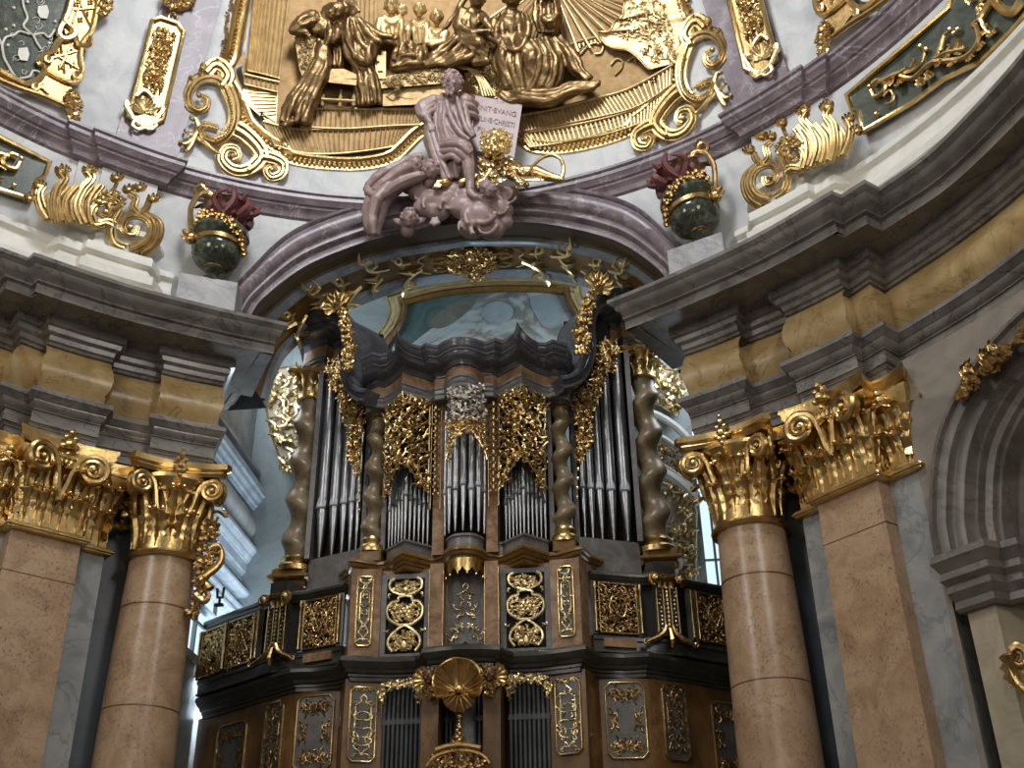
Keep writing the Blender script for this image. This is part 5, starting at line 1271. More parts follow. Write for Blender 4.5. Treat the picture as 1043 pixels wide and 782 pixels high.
for sg,w in((1,'left'),(-1,'right')):
    class _M:
        k=1.0
        def P(s,a,b,h=0,sg=sg): return SO2.P(a*sg,b,h)
    Sx=_M();m=MB();rnd=random.Random(12)
    for k in range(5):
        a0=1.1+k*.68
        curl(m,Sx,a0,1.02+.14*(-1)**k,0.35*(-1)**k,1.2,.055,.06,(-1)**k,rnd,4)
        curl(m,Sx,a0+.2,1.02-.14*(-1)**k,-0.3*(-1)**k,.75,.045,.05,-(-1)**k,rnd,3)
    tp(m,Sx,[(.95,.7),(1.15,.85),(1.05,1.02),(1.2,1.2),(.95,1.38)],.022,.05)
    tag(obj('gilded_soffit_scroll',m,M['gold2']),'gilded scrollwork along the arch soffit %s of the crown'%w,'ornament')
m=MB()
for s in (1,-1):
    class _N:
        k=1.0
        def P(q,a,b,h=0,s=s): return SO2.P(a*s,b,h)
    Q_=_N();foliage(m,Q_,[(0,.62),(.5,.66),(.55,1.0),(.5,1.4),(0,1.5)],.26,93,.08,.035,2.2);tp(m,Q_,[(.1,.6),(.35,.68),(.5,.85),(.75,.8),(.9,.9),(.7,1.0),(.62,.93)],.035,.08);tp(m,Q_,[(.1,1.5),(.35,1.42),(.45,1.25),(.7,1.3),(.85,1.2),(.7,1.12)],.035,.08)
m.blob(SO2.P(0,1.0,.1),(.16,.2,.1),None,10,6);m.blob(SO2.P(0,1.65,.1),(.12,.16,.1),None,10,6)
for k in range(6):m.blob(SO2.P(.15*cos(k),1.65+.15*sin(k),.1),.06,None,6,4)
tag(obj('crown_cartouche',m,M['golddark']),'gilded openwork cartouche at the crown of the arch soffit','ornament')
# ---------------- painted vault field and its gilt frame
pt=thing('framed_painting','framed sky-blue ceiling painting above the organ','painting',(0,22.4,15))
PB=Flat((-3,22.35),(3,22.35));PB.k=.0225
op=crom([(398,305),(401,318),(396,332),(384,348),(376,368),(376,392)],4);
lo=[(376,392),(608,372)]
rt=crom([(608,372),(604,340),(598,318),(590,304),(588,291)],4)
tpc=crom([(588,291),(560,287),(520,286),(475,288),(436,294),(398,305)],4)
o=op+rt+tpc[:-1]
m=MB();m.prism(o,-.03,.0,PB)
mt_,nt,b=mat('fresco',(.3,.4,.4),.7);co=coords(nt,(.55,1,.9))
n1=nd(nt,'ShaderNodeTexNoise',Scale=1.1,Detail=7.0,Roughness=.6,Distortion=1.6);nt.links.new(co,n1.inputs['Vector'])
nt.links.new(ramp(nt,n1.outputs['Fac'],[(.28,hx('#4f6668')),(.4,hx('#6d8486')),(.46,hx('#978f82')),(.5,hx('#a3b6ba')),(.62,hx('#c4cfce')),(.75,hx('#93a3ab'))]),b.inputs['Base Color']);M['fresco']=mt_
part('painted_field',m,M['fresco'],pt)
def dab(pl,nm,c1,c2,h):
    q=MB();q.patch(crom(pl,4,True),h,PB,8);M[nm]=marble(nm,[(.3,hx(c1)),(.7,hx(c2))],None,1.6,1,.7,spec=.2);part(nm,q,M[nm],pt)
dab([(404,322),(420,308),(446,300),(478,299),(476,312),(462,320),(440,334),(410,356),(384,366),(392,344)],'painted_drapery','#48605f','#6f8787',.006)
dab([(436,330),(456,312),(478,302),(484,308),(470,322),(450,334)],'painted_rock','#6d716a','#87887e',.012)
dab([(490,320),(496,310),(508,307),(520,311),(523,320),(514,328),(500,329)],'painted_cloud','#94a6b2','#b0bfc4',.012)
dab([(540,304),(562,300),(574,312),(570,330),(556,334),(546,322)],'painted_cloud_edge','#8a98a2','#a3b0b5',.01)
m=MB()
def drape(m,pts,r,h=.02):
    pts=crom(pts,4);m.tube([PB.P(x,y,h) for x,y in pts],r,6,flat=.25,up=(0,-1,0))
P=[PB.P(x,y,0) for x,y in o];m.sweep3(P,V((0,-1,0)),[(-.2,0),(-.2,.12),(-.15,.16),(-.1,.12),(-.06,.08),(.04,.06),(.07,.1),(.1,.06),(.1,0)],closed=True);part('gilt_frame',m,M['gold2'],pt,ang=30)
m=MB();m.sweep3([PB.P(x,y,0)+V((0,0,0)) for x,y in o],V((0,-1,0)),[(-.34,0),(-.34,.1),(-.28,.16),(-.2,.1),(-.2,0)],closed=True);part('brown_frame',m,M['goldwood'],pt,ang=30)
# gilded stucco panels flanking the organ
def flank(label,pl,seed,Y,mt='cream',g='gold2',extra=None):
    t=thing('stucco_panel',label,'wall ornament',(sum(p[0] for p in pl)/len(pl)*0+un(pl[0][0],pl[0][1],1,Y).x,Y,9));S=Flat((-1,Y),(1,Y));S.k=.0235
    m=MB();m.prism(pl,.0,.06,S);part('ground',m,M[mt],t)
    m=MB();tp(m,S,pl+[pl[0]],1.3,.07,smooth=False);foliage(m,S,pl,18,seed,.08,1.7,1.1);part('gilt_scrollwork',m,M[g],t)
    return t,S
t1,S=flank('cream and gold stucco panel on the back wall just left of the organ',[(268,398),(282,376),(306,372),(306,470),(298,482),(286,470),(276,440)],101,22.3)
t2,S=flank('cream and gold stucco panel on the back wall right of the organ',[(662,372),(692,378),(697,398),(690,424),(672,412),(660,410)],102,22.3)
t3,S=flank('large olive and gold stucco field below the arch moulding right of the organ',[(662,488),(684,494),(700,505),(709,520),(708,600),(655,600)],103,22.3)
m=MB()
for P,r in (([(655,418),(672,424),(690,436),(705,452),(712,462)],.09),([(655,440),(672,444),(690,456),(706,470),(716,482)],.06),([(655,476),(672,480),(692,492),(712,512)],.12),([(655,468),(672,472),(692,484),(712,503)],.04)):
    m.tube([S.P(x,y,.08) for x,y in crom(P,5)],r,8)
tag(obj('curved_moulding',m,M['white']),'pale curved mouldings on the back wall right of the organ','moulding')
m=MB();foliage(m,S,[(658,448),(672,450),(692,464),(706,480),(704,490),(690,478),(658,464)],11,104,.06,1.1,1.8);tag(obj('gilded_stucco_scroll',m,M['golddark']),'gilded scroll band between the curved mouldings right of the organ','ornament')
# ---------------- garlands
def garland(label,C,S,seed,r0=.05,mt='gold',wd=5,n=70,leaves=12):
    rnd=random.Random(seed);m=MB();P=crom(C,8)
    for k in range(n):
        x,y=P[rnd.randrange(len(P))];m.blob(S.P(x+rnd.gauss(0,wd*.4),y+rnd.gauss(0,wd*.4),.1+rnd.random()*.12),rnd.uniform(.5,1.2)*r0,None,6,4)
    for k in range(leaves):
        x,y=P[rnd.randrange(len(P))];a=rnd.uniform(0,2*PI);m.leaf(S.P(x,y,.14),S.P(x+cos(a),y+sin(a))-S.P(x,y),V((0,-1,0)),.24,.14,.5,3,.2,6)
    tp(m,S,C,1.2,.08);o=obj('gilded_garland',m,M[mt]);return tag(o,label,'garland')
garland('gilded flower garland above the side arch at the right edge',[(976,404),(988,390),(1000,378),(1014,366),(1030,350),(1050,328)],Rev(9.85),5,.055,'golddark',7,110,16)
def bracket(label,sg):
    m=MB();S=Flat((-5.2,17.35),(-4.0,17.35));S.k=.0195
    foliage(m,S,[(206,530),(222,528),(222,560),(214,580),(206,600),(198,632),(194,628),(200,590),(202,556)],12,111,.04,2.0,2.0)
    for p in ([(204,590),(212,584),(222,576),(226,566),(222,556),(214,560),(217,568)],[(200,606),(208,612),(212,606),(208,600)],[(214,600),(206,590)]):cscroll(m,S,p,4.5,2,.1)
    if sg<0:m=m.mirror()
    tag(obj('gilded_bracket',m,M['golddark']),label,'ornament')
bracket('gilded scroll ornament hanging behind the left column towards the organ',1)

m=MB();S=Flat((7,14.9),(8,14.2));S.k=.0185
cscroll(m,S,[(1030,662),(1036,658),(1044,662),(1046,672),(1040,678),(1034,674),(1036,668)],3.5,1.5,.15);cscroll(m,S,[(1032,664),(1030,680),(1036,694),(1046,704)],3,4,.12);m.leaf(S.P(1036,700,.15),V((0,0,1)),V((-.4,-.9,0)),.4,.25,.4,4,.1,8)
tag(obj('gilded_scroll_bracket',m,M['golddark']),'gilded scroll bracket below the impost at the lower right edge','ornament')
# ============================================================ SCULPTED FIGURES
RF_=[None]
class Clay:
    def __init__(s,S,seed=1): s.S=S;s.m=MB();s.r=random.Random(seed);s.k=S.k
    def cap(s,a,b,r0,r1=None,n=9,flat=1):
        r1=r0 if r1 is None else r1
        A=s.S.P(*a);B=s.S.P(*b);k=s.k
        pts=[A+(B-A)*t for t in (0,.25,.5,.75,1)];s.m.tube(pts,[(r0+(r1-r0)*t)*k for t in (0,.25,.5,.75,1)],n);s.m.blob(A,r0*k,None,10,8);s.m.blob(B,r1*k,None,10,8)
    def limb(s,pts,rad,n=9):
        for i in range(len(pts)-1):s.cap(pts[i],pts[i+1],rad[i],rad[i+1],n)
    def ell(s,a,rx,ry,rz=None,rot=0):
        rz=rz or min(rx,ry);k=s.k;c=math.cos(math.radians(rot));q=math.sin(math.radians(rot))
        X=CR*c-V((0,0,1))*q;Z=CR*q+V((0,0,1))*c
        s.m.blob(s.S.P(*a),(rx*k,rz*k,ry*k),(X,V((0,-1,0)),Z),14,10)
    def drape(s,A,B,n,r,amp=.5,h=0,k=4):
        """cloth hanging between two guide lines, broken into folds"""
        A=crom([(p[0],p[1],p[2] if len(p)>2 else .1) for p in A],k);B=crom([(p[0],p[1],p[2] if len(p)>2 else .1) for p in B],k);m=min(len(A),len(B))
        A=[A[int(i*(len(A)-1)/(m-1))] for i in range(m)];B=[B[int(i*(len(B)-1)/(m-1))] for i in range(m)]
        for j in range(n):
            t=(j+.5)/n+s.r.uniform(-.2,.2)/n;up=(j%2);P=[]
            for i in range(m):
                w=s.r.uniform(-.25,.25);x=A[i][0]+(B[i][0]-A[i][0])*t+w;y=A[i][1]+(B[i][1]-A[i][1])*t+w;z=A[i][2]+(B[i][2]-A[i][2])*t+h+(amp*1.15*r*s.k if up else -amp*r*s.k*.75)
                P.append(s.S.P(x,y,z))
            rr=[r*s.k*(.75+.35*sin(PI*i/(m-1))+.12*s.r.random())*(1.3 if up else 1.5) for i in range(m)];s.m.tube(P,rr,7)
    def sheet(s,A,B,h,th=1.2,k=4):
        """solid body of cloth behind the folds"""
        A=crom([(p[0],p[1]) for p in A],k);B=crom([(p[0],p[1]) for p in B],k);m=min(len(A),len(B));a=[];b=[]
        for i in range(m):
            p=A[int(i*(len(A)-1)/(m-1))];q=B[int(i*(len(B)-1)/(m-1))];a.append(p);b.append(q)
        r0=[[s.S.P(p[0]+(q[0]-p[0])*t,p[1]+(q[1]-p[1])*t,h+1.2*sin(PI*t)*s.k*3) for t in(0,.25,.5,.75,1)]+[s.S.P(p[0]+(q[0]-p[0])*t,p[1]+(q[1]-p[1])*t,h-th*s.k*3) for t in(1,.5,0)] for p,q in zip(a,b)]
        s.m.grid(r0,False,True);s.m.cap(r0[0][::-1]);s.m.cap(r0[-1])
    def head(s,x,y,h,r,tilt=0,turn=0,beard=False,hair='hair',veil=False):
        if s.S is RF_[0]:r*=1.22
        """head about 2r high (px), face with eyes, nose, mouth; turn -1..1 to the viewer's left/right"""
        k=s.k;c=s.S.P(x,y,h);a=math.radians(tilt);X=CR*math.cos(a)-V((0,0,1))*math.sin(a);Z=CR*math.sin(a)+V((0,0,1))*math.cos(a);D=V((0,-1,-.35)).normalized()
        N=(D+X*turn*.8).normalized();U=Z.cross(N)*-1;U=(X-N*X.dot(N)).normalized();Wv=(Z-N*Z.dot(N)).normalized();R=r*k
        g=lambda u,w,n:c+U*(u*R)+Wv*(w*R)+N*(n*R);ax=(U,N,Wv)
        b=s.m.blob
        b(c,(R*.76,R*.86,R),ax,16,12);b(g(0,-.55,.25),(R*.5,R*.5,R*.42),ax,12,8)
        b(g(0,-.05,.86),(R*.13,R*.24,R*.3),ax,8,6);b(g(0,.3,.72),(R*.52,R*.16,R*.1),ax,10,6)
        for q in(1,-1):b(g(q*.3,.1,.72),(R*.15,R*.12,R*.1),ax,8,6);b(g(q*.36,-.28,.58),(R*.24,R*.2,R*.24),ax,8,6);b(g(q*.78,-.05,.05),(R*.12,R*.2,R*.26),ax,8,6)
        b(g(0,-.44,.72),(R*.24,R*.13,R*.06),ax,8,6);b(g(0,-.55,.7),(R*.2,R*.12,R*.07),ax,8,6);b(g(0,-.8,.52),(R*.22,R*.2,R*.18),ax,8,6)
        rr=s.r
        if hair=='hair':
            for i in range(60):
                t=rr.uniform(-PI,PI);w=rr.uniform(-.3,1);q=math.sqrt(max(0,1-w*w));u=q*sin(t);n=q*cos(t)
                if n>.35 and w<.55:continue
                b(g(u*.86,w*1.0,n*.92),R*rr.uniform(.13,.22),None,6,5)
        if veil:
            for i in range(9):
                t=-1.5+3.0*i/8;s.m.tube([g(.2*sin(t),1.0,.1+.2*cos(t)),g(.78*sin(t),.62,.6*cos(t)-.1),g(1.0*sin(t),.0,.35*cos(t)-.3),g(1.1*sin(t),-1.0,.1*cos(t)-.4)],[R*.24,R*.28,R*.28,R*.25],6)
        if beard:
            for i in range(34):
                u=rr.uniform(-.5,.5);w=rr.uniform(-1.35,-.55);b(g(u*(1.2+w*.4),w,.5+rr.uniform(-.1,.15)),(R*.13,R*.13,R*.2),ax,6,5)
    def hand(s,x,y,h,ang,L,curl=.4,side=1):
        """palm and five separate bent fingers; L hand length in px"""
        k=s.k;a=math.radians(ang);d=lambda t:(cos(a+t),sin(a+t));R=L*.26
        c=(x,y,h);e=(x+cos(a)*L*.4,y+sin(a)*L*.4,h+.01)
        for w in(-.5,-.17,.17,.5):
            px=-sin(a)*w*L*.42;py=cos(a)*w*L*.42
            s.cap((x+px*.7,y+py*.7,h),(e[0]+px,e[1]+py,h+.01),L*.13,L*.12,7)
            ln=L*(.6 if abs(w)<.4 else .5);q=(e[0]+px+cos(a+w*.3)*ln*.5,e[1]+py+sin(a+w*.3)*ln*.5,h+.03);f=(q[0]+cos(a+w*.3)*ln*.4,q[1]+sin(a+w*.3)*ln*.4,h+.03-curl*ln*.5*k)
            s.cap((e[0]+px,e[1]+py,h+.01),q,L*.095,L*.085,6);s.cap(q,f,L*.085,L*.07,6)
        t=a+side*.9;q=(x+cos(t)*L*.35,y+sin(t)*L*.35,h+.02);f=(q[0]+cos(a+side*.3)*L*.28,q[1]+sin(a+side*.3)*L*.28,h+.03);s.cap((x,y,h),q,L*.12,L*.1,6);s.cap(q,f,L*.1,L*.08,6)
    def out(s,name,mt,parent=None,vox=.025,sm=3,fold=0,fsize=.3,label=None,cat=None,kind=None,**k):
        o=obj(name,s.m,M[mt],parent,ang=180)
        r=o.modifiers.new('fuse','REMESH');r.mode='VOXEL';r.voxel_size=vox;r.use_smooth_shade=True
        if fold:
            t=bpy.data.textures.new('cloth_creases','VORONOI');t.noise_scale=fsize;t.distance_metric='DISTANCE';t.weight_1=1;t.intensity=1.0
            w=o.modifiers.new('creases','DISPLACE');w.texture=t;w.texture_coords='LOCAL';w.strength=fold;w.mid_level=.5
        q=o.modifiers.new('soften','SMOOTH');q.factor=.5;q.iterations=sm
        if label or cat:tag(o,label,cat)
        return o
# ---------------------------------------------------------------- statue group over the crown of the arch
SS=Rev(9.72);SS.k=.0202
st=thing('saint_statue','bearded mauve stucco saint in loose robes with one bare leg, treading on clouds','person',(-.15,17.9,15.9))
c=Clay(SS,3)
c.head(460.5,84,.66,12.6,tilt=8,turn=-.3,beard=True)
c.limb([(460,94,.5),(459,102,.48)],[5,7])
c.ell((459,116,.42),21,18,9);c.ell((458,136,.4),18,22,9);c.ell((446,104,.42),10,7,8);c.ell((474,106,.4),9,8,7)
# arm on the left: wide sleeve, forearm and hand
c.limb([(442,104,.45),(431,111,.5),(433,118,.55)],[8,9,8]);c.limb([(433,117,.6),(438,125,.68)],[4.4,3.2])
c.drape([(440,98,.5),(428,104,.55),(424,112,.55)],[(446,112,.5),(438,116,.6),(437,120,.6)],6,2.3,.9);c.drape([(424,108,.5),(428,114,.62),(437,116,.62)],[(426,118,.5),(432,121,.6),(440,120,.6)],3,2.2,.6)
# arm on the right reaching behind the tablet
c.limb([(474,104,.4),(484,109,.12)],[8.5,7]);c.drape([(470,98,.46),(480,102,.36),(486,110,.16)],[(474,118,.46),(482,120,.34),(486,124,.16)],4,2.6,.9)
# legs
c.limb([(452,146,.4),(474,152,.72)],[12,8.5]);c.limb([(474,152,.72),(477,168,.66),(479,186,.6),(479,196,.58)],[7.2,7,4.6,4.0]);c.ell((474,151,.8),6.5,7,6)
c.limb([(479,196,.58),(482,199,.62),(487,202,.66)],[4.2,3.8,2.6])
for t in range(5):c.cap((484+t*1.0,201.5-t*.6+abs(t-2)*.3,.68),(488.5+t*.6,203.6-t*.9,.68),1.2,1.0,6)
c.limb([(448,150,.4),(447,170,.42),(450,184,.42)],[12,9,6])
# robe
c.sheet([(436,106),(437,130),(437,160),(443,186)],[(482,104),(480,130),(474,150),(468,184)],.3,1.6)
c.drape([(446,102,.52),(450,120,.64),(462,138,.68),(476,144,.66)],[(474,98,.5),(478,112,.54),(480,126,.58),(484,138,.56)],5,2.2,1.3)
c.drape([(440,108,.48),(442,126,.5),(445,146,.48),(444,160,.48)],[(456,104,.55),(452,124,.58),(458,142,.6),(462,150,.62)],6,2.4,.9)
c.drape([(446,146,.6),(456,143,.72),(470,144,.86),(482,154,.8)],[(444,160,.55),(452,162,.66),(460,160,.76),(468,166,.7)],6,2.3,.8)
c.drape([(436,124,.62),(434,140,.55),(440,160,.55),(450,184,.5)],[(442,128,.62),(446,142,.58),(452,160,.6),(462,182,.55)],5,2.8,1.0)
c.drape([(462,152,.62),(460,166,.6),(462,182,.5)],[(470,160,.66),(468,172,.6),(470,180,.45)],3,2.4,.8)
c.drape([(444,160,.5),(440,176,.46),(442,188,.4)],[(452,160,.5),(452,178,.5),(458,188,.4)],3,2.6,.8)
c.drape([(450,96,.4),(446,100,.44),(442,108,.44)],[(470,94,.4),(480,100,.4),(485,112,.36)],5,2.0,.6)
c.out('robed_body','mauve',st,.014,1,.025,.25)
c=Clay(SS,4);c.hand(438,125,.7,75,10,.3,-1);c.hand(509,99,.16,75,10,.9,1);c.out('hands','mauve',st,.012,1)
tb=thing('stone_tablet','mauve stone tablet with faint Latin lettering held upright beside the saint','tablet',(1.1,17.9,16.9))
TP=[SS.P(484,97,.12),SS.P(532,106.5,.12)];SB=Flat((TP[0].x,TP[0].y),(TP[1].x,TP[1].y));SB.k=.0202
m=MB();q=[(484,97),(532,106.5),(523.5,162),(480,152)];m.prism(q,-.04,.05,SB);part('slab',m,M['mauve'],tb)
def lettering(rows,Q,S,h,mt,par,size):
    for txt,v,fh in rows:
        cu=bpy.data.curves.new('inscription','FONT');cu.body=txt;cu.size=1;cu.align_x='CENTER';cu.align_y='CENTER';cu.extrude=.04
        o=bpy.data.objects.new('inscription',cu);COL.objects.link(o);bpy.context.view_layer.update()
        me=bpy.data.meshes.new_from_object(o.evaluated_get(bpy.context.evaluated_depsgraph_get()));bpy.data.objects.remove(o)
        xs=[p.co.x for p in me.vertices];w=max(xs)-min(xs)
        m=MB();vs=[]
        for p in me.vertices:
            u=.5+(p.co.x/w)*size;vv=v-p.co.y*fh
            a=(Q[0][0]+(Q[1][0]-Q[0][0])*u,Q[0][1]+(Q[1][1]-Q[0][1])*u);b=(Q[3][0]+(Q[2][0]-Q[3][0])*u,Q[3][1]+(Q[2][1]-Q[3][1])*u)
            vs.append(S.P(a[0]+(b[0]-a[0])*vv,a[1]+(b[1]-a[1])*vv,h+p.co.z*.2))
        m.add(vs,[tuple(f.vertices) for f in me.polygons]);part('inscription',m,M[mt],par,ang=20)
lettering([('INIT·EVANG',.2,.13),('ELII·IE·CHRISTI',.4,.13),('FILII · DEI',.6,.12)],q,SB,.055,'inkred',tb,.8)
# clouds, cherubs and trailing cloak
cl=thing('cloud_bank','mauve stucco clouds with cherub heads and a trailing cloak beneath the saint','sculpture',(0,17.8,15.0))
c=Clay(SS,7)
for x,y,h,r in ((490,222,.45,21),(474,212,.4,16),(508,214,.4,15),(480,232,.4,14),(500,233,.42,14),(512,226,.3,11),(455,206,.38,14),(440,204,.38,14),(428,196,.36,13),(418,190,.32,11),(446,216,.36,12),(432,212,.34,12),(462,196,.34,13),(476,200,.36,12),(450,192,.3,14),(512,200,.35,12),(494,206,.42,14),(436,186,.3,12),(424,180,.25,10),(520,196,.4,9)):
    c.ell((x,y,h),r,r*.82,r*.75)
for (x,y,r,h) in ((488,216,17,.78),(492,228,15,.74),(440,204,11,.62),(430,196,9,.55),(506,210,12,.66),(456,206,10,.62),(474,228,9,.66),(516,200,10,.6)):
    for a0 in (0,130,245):
        P=[(p[0],p[1],h-.03-.014*i) for i,p in enumerate(spiral(x,y,r,r*.3,a0,a0+170,10))]
        c.m.tube([SS.P(*p) for p in P],[SS.k*r*(.2-.012*i) for i in range(len(P))],7)
c.out('cloud','mauve',cl,.03,3)
c=Clay(SS,8)
c.ell((404,178,.42),16,10,4,-20);c.sheet([(432,160),(412,166),(392,182),(380,206),(376,232)],[(440,178),(424,188),(408,196),(394,214),(384,238)],.3,1.5)
c.drape([(428,158,.4),(408,164,.5),(386,178,.5),(372,190,.45)],[(440,182,.5),(424,184,.6),(408,190,.6),(394,200,.5)],4,4.0,1.5)
c.drape([(388,182,.5),(374,200,.5),(370,220,.42),(378,238,.35)],[(410,192,.55),(396,204,.55),(388,222,.45),(385,241,.35)],3,3.6,1.6)
c.drape([(372,190,.45),(384,196,.6),(400,190,.6)],[(374,198,.45),(388,202,.6),(404,196,.6)],3,2.4,.8);c.out('trailing_cloak','mauve',cl,.018,1,.10,.5)
for x,y,h,r,t,tu in ((423,169,.64,10,-10,.4),(439,173,.7,10,10,-.2),(417,222,.45,10,0,.4),(497,193,.82,9.5,-8,-.5)):
    c=Clay(SS,int(x));c.head(x,y,h,r,tilt=t,turn=tu);c.limb([(x,y+6,h-.1),(x-2,y+13,h-.2)],[4.5,7])
    if y>200:c.ell((x-10,y+4,h-.12),8,4,2,30);c.ell((x+10,y+3,h-.12),8,4,2,-30)
    c.out('cherub_head','mauve',cl,.018,1)
c=Clay(SS,9)
for k in range(11):
    a=k*2.4;r=1.3*math.sqrt(k);c.ell((443+r*cos(a)*1.1,226+r*sin(a),.62),2.2,2.2,2)
c.out('flower_cluster','mauve',cl,.02,1)
# lion
ln=thing('gilded_lion','gilded lion with curly mane and looped tail crouching beside the saint','sculpture',(1.0,17.8,15.6))
c=Clay(SS,11)
c.head(504,148,.74,12.5,tilt=-5,turn=.2,hair=None);c.ell((505,153,.92),6,5.5,5);c.ell((500,168,.5),14,12,10);c.ell((518,172,.42),16,9,9);c.ell((540,176,.36),16,7.5,8)
c.limb([(546,176,.4),(560,180,.42),(572,183,.42)],[8,5,3.5]);c.limb([(500,176,.6),(494,184,.66),(488,187,.66)],[6,4,4]);c.limb([(455,186,.55),(446,187,.62)],[5,4]);c.limb([(486,180,.5),(470,186,.55)],[4,4]);c.limb([(520,178,.52),(528,184,.6),(536,188,.6)],[5,4,3.5])
for i in range(4):c.cap((442+i*2.4,188,.68),(441+i*2.4,191,.68),1.2,1,6)
c.out('body','gold',ln,.022,2)
m=MB();rn=random.Random(14)
for k in range(110):
    a=rn.uniform(0,2*PI);rr=rn.uniform(8,15);x,y=505+rr*cos(a),146+rr*.95*sin(a)
    if abs(x-505)<6 and 142<y<159:continue
    P=spiral(x,y,rn.uniform(2.4,3.6),.8,rn.uniform(0,360),rn.uniform(400,600),10);m.tube([SS.P(p[0],p[1],.74+.08*(15-rr)/7+.01*i) for i,p in enumerate(P)],[1.15*SS.k]*len(P),5)
for k in range(90):
    x=rn.uniform(486,534);y=rn.uniform(158,186)
    if x>520 and y<168:continue
    curl(m,SS,x,y,rn.uniform(.6,2.4),rn.uniform(7,12),1.1,.62+.1*rn.random(),rn.choice((-1,1)),rn,1)
for k in range(14):curl(m,SS,530+k*1.6,180,1.4,9,1.0,.5,rn.choice((-1,1)),rn,1)
part('mane','m' and m,M['gold2'],ln)
m=MB();P=crom([(538,176,.5),(544,168,.55),(552,161,.55),(562,158,.5),(571,162,.45),(574,172,.4),(572,181,.4)],5);m.tube([SS.P(*p) for p in P],[(1.5+.8*i/len(P))*SS.k for i in range(len(P))],8);part('tail',m,M['gold'],ln)
# ---------------------------------------------------------------- figures of the great relief
RF=Rev(RW);RF.k=.0205;RF_[0]=RF
def figure(name,fn,mt='bronze',vox=.02,sm=1,lab=None):
    c=Clay(RF,len(name)+int(RF.k*1000)+len(fld.children));fn(c);o=c.out(name,mt,fld,vox,sm,.09 if mt=='bronze' else .04,.34)
    if lab:o['label']=lab
def figA(c):   # veiled woman bending over the chair
    c.head(341,13,.62,9,tilt=20,turn=.5,hair=None,veil=True);c.ell((326,26,.4),15,13,9);c.ell((336,32,.42),12,11,8)
    c.limb([(320,18,.5),(306,22,.52),(298,32,.5),(312,33,.56)],[8,6.5,5,3.5]);c.hand(312,33,.58,40,7,.5)
    c.drape([(322,12,.45),(310,14,.55),(298,24,.5),(296,32,.45)],[(330,22,.5),(318,26,.6),(308,30,.55),(300,33,.5)],5,2.3,.9)
    c.drape([(330,20,.5),(332,36,.55),(330,46,.5)],[(346,22,.5),(348,34,.58),(342,46,.5)],5,2.4,.9)
    c.sheet([(322,36),(322,60),(312,84),(294,104),(284,124)],[(338,46),(336,66),(330,86),(322,104),(314,124)],.25,1.5)
    c.drape([(324,40,.4),(322,62,.4),(308,84,.38),(292,104,.34),(284,124,.3)],[(336,46,.45),(334,68,.48),(328,88,.46),(322,106,.4),(316,126,.32)],7,2.8,1.0)
    c.limb([(296,124,.3),(290,128,.4)],[5,3])
def figB(c):
    c.head(352,8,.55,8.5,tilt=-15,turn=-.5,hair=None,veil=True);c.ell((362,30,.42),14,15,9)
    c.drape([(352,20,.55),(350,40,.6),(354,60,.55),(362,70,.5)],[(366,18,.5),(376,26,.55),(386,34,.6),(396,38,.55)],7,2.8,1.0)
    c.limb([(370,26,.5),(384,36,.58),(398,38,.6)],[7,5.5,3.5]);c.hand(399,38,.6,-5,7,.5)
    c.drape([(356,46,.5),(360,62,.55),(374,66,.5)],[(384,36,.55),(382,52,.6),(378,66,.5)],5,2.8,.9)
    c.sheet([(358,60),(362,84),(364,108)],[(378,62),(384,84),(388,106)],.2,1.5)
    c.drape([(358,62,.38),(362,84,.38),(364,108,.32)],[(378,62,.45),(384,84,.4),(388,106,.3)],7,2.4,1.0)
    c.drape([(334,36,.35),(336,52,.35),(336,68,.35)],[(348,36,.35),(350,52,.35),(350,68,.35)],5,1.8,.9)
figure('veiled_woman',figA);figure('veiled_woman',figB)
def figs(c,x,y,h=.3,w=11,H=32,turn=0,r=6.5):
    c.head(x,y,h+.12,r,turn=turn,hair='hair');c.ell((x,y+6.5,h),3,5,3);c.ell((x,y+17,h),w,9,6)
    c.drape([(x-w,y+12,h+.04),(x-w-1,y+H*.6,h+.08),(x-w+2,y+H,h)],[(x+w,y+12,h+.04),(x+w-1,y+H*.6,h+.1),(x+w-2,y+H,h)],6,2.2,.9)
    c.drape([(x-w*.7,y+9,h+.1),(x,y+14,h+.16),(x+w*.7,y+9,h+.1)],[(x-w*.8,y+15,h+.1),(x,y+22,h+.18),(x+w*.8,y+15,h+.1)],3,1.7,.7)
def f1(c):figs(c,399,6,.38,13,40,.3,8);c.limb([(388,22,.45),(384,38,.5),(398,42,.55)],[6,5,3.5])
def f2(c):figs(c,409,11,.3,9,34,.2,6)
def f3(c):figs(c,427,10,.22,10,36,.1,6.5)
def f4(c):figs(c,445,17,.25,10,34,-.2,7);c.limb([(436,34,.34),(434,44,.4),(446,42,.42)],[5,4,3]);c.limb([(454,34,.34),(452,42,.4),(440,46,.42)],[5,4,3])
for f in(f1,f2,f3,f4):figure('attendant_woman',f,'relief')
def cradle(c):
    c.head(418,50,.5,6.5,turn=-.2,hair=None,veil=True);c.drape([(404,44,.42),(400,58,.46),(398,70,.4)],[(434,46,.42),(436,58,.5),(432,68,.4)],7,2.5,1);c.ell((414,60,.5),9,6,5);c.drape([(400,56,.48),(414,50,.56),(432,54,.5)],[(398,72,.42),(414,70,.5),(430,68,.45)],5,2.1,.8)
figure('nurse_with_infant',cradle)
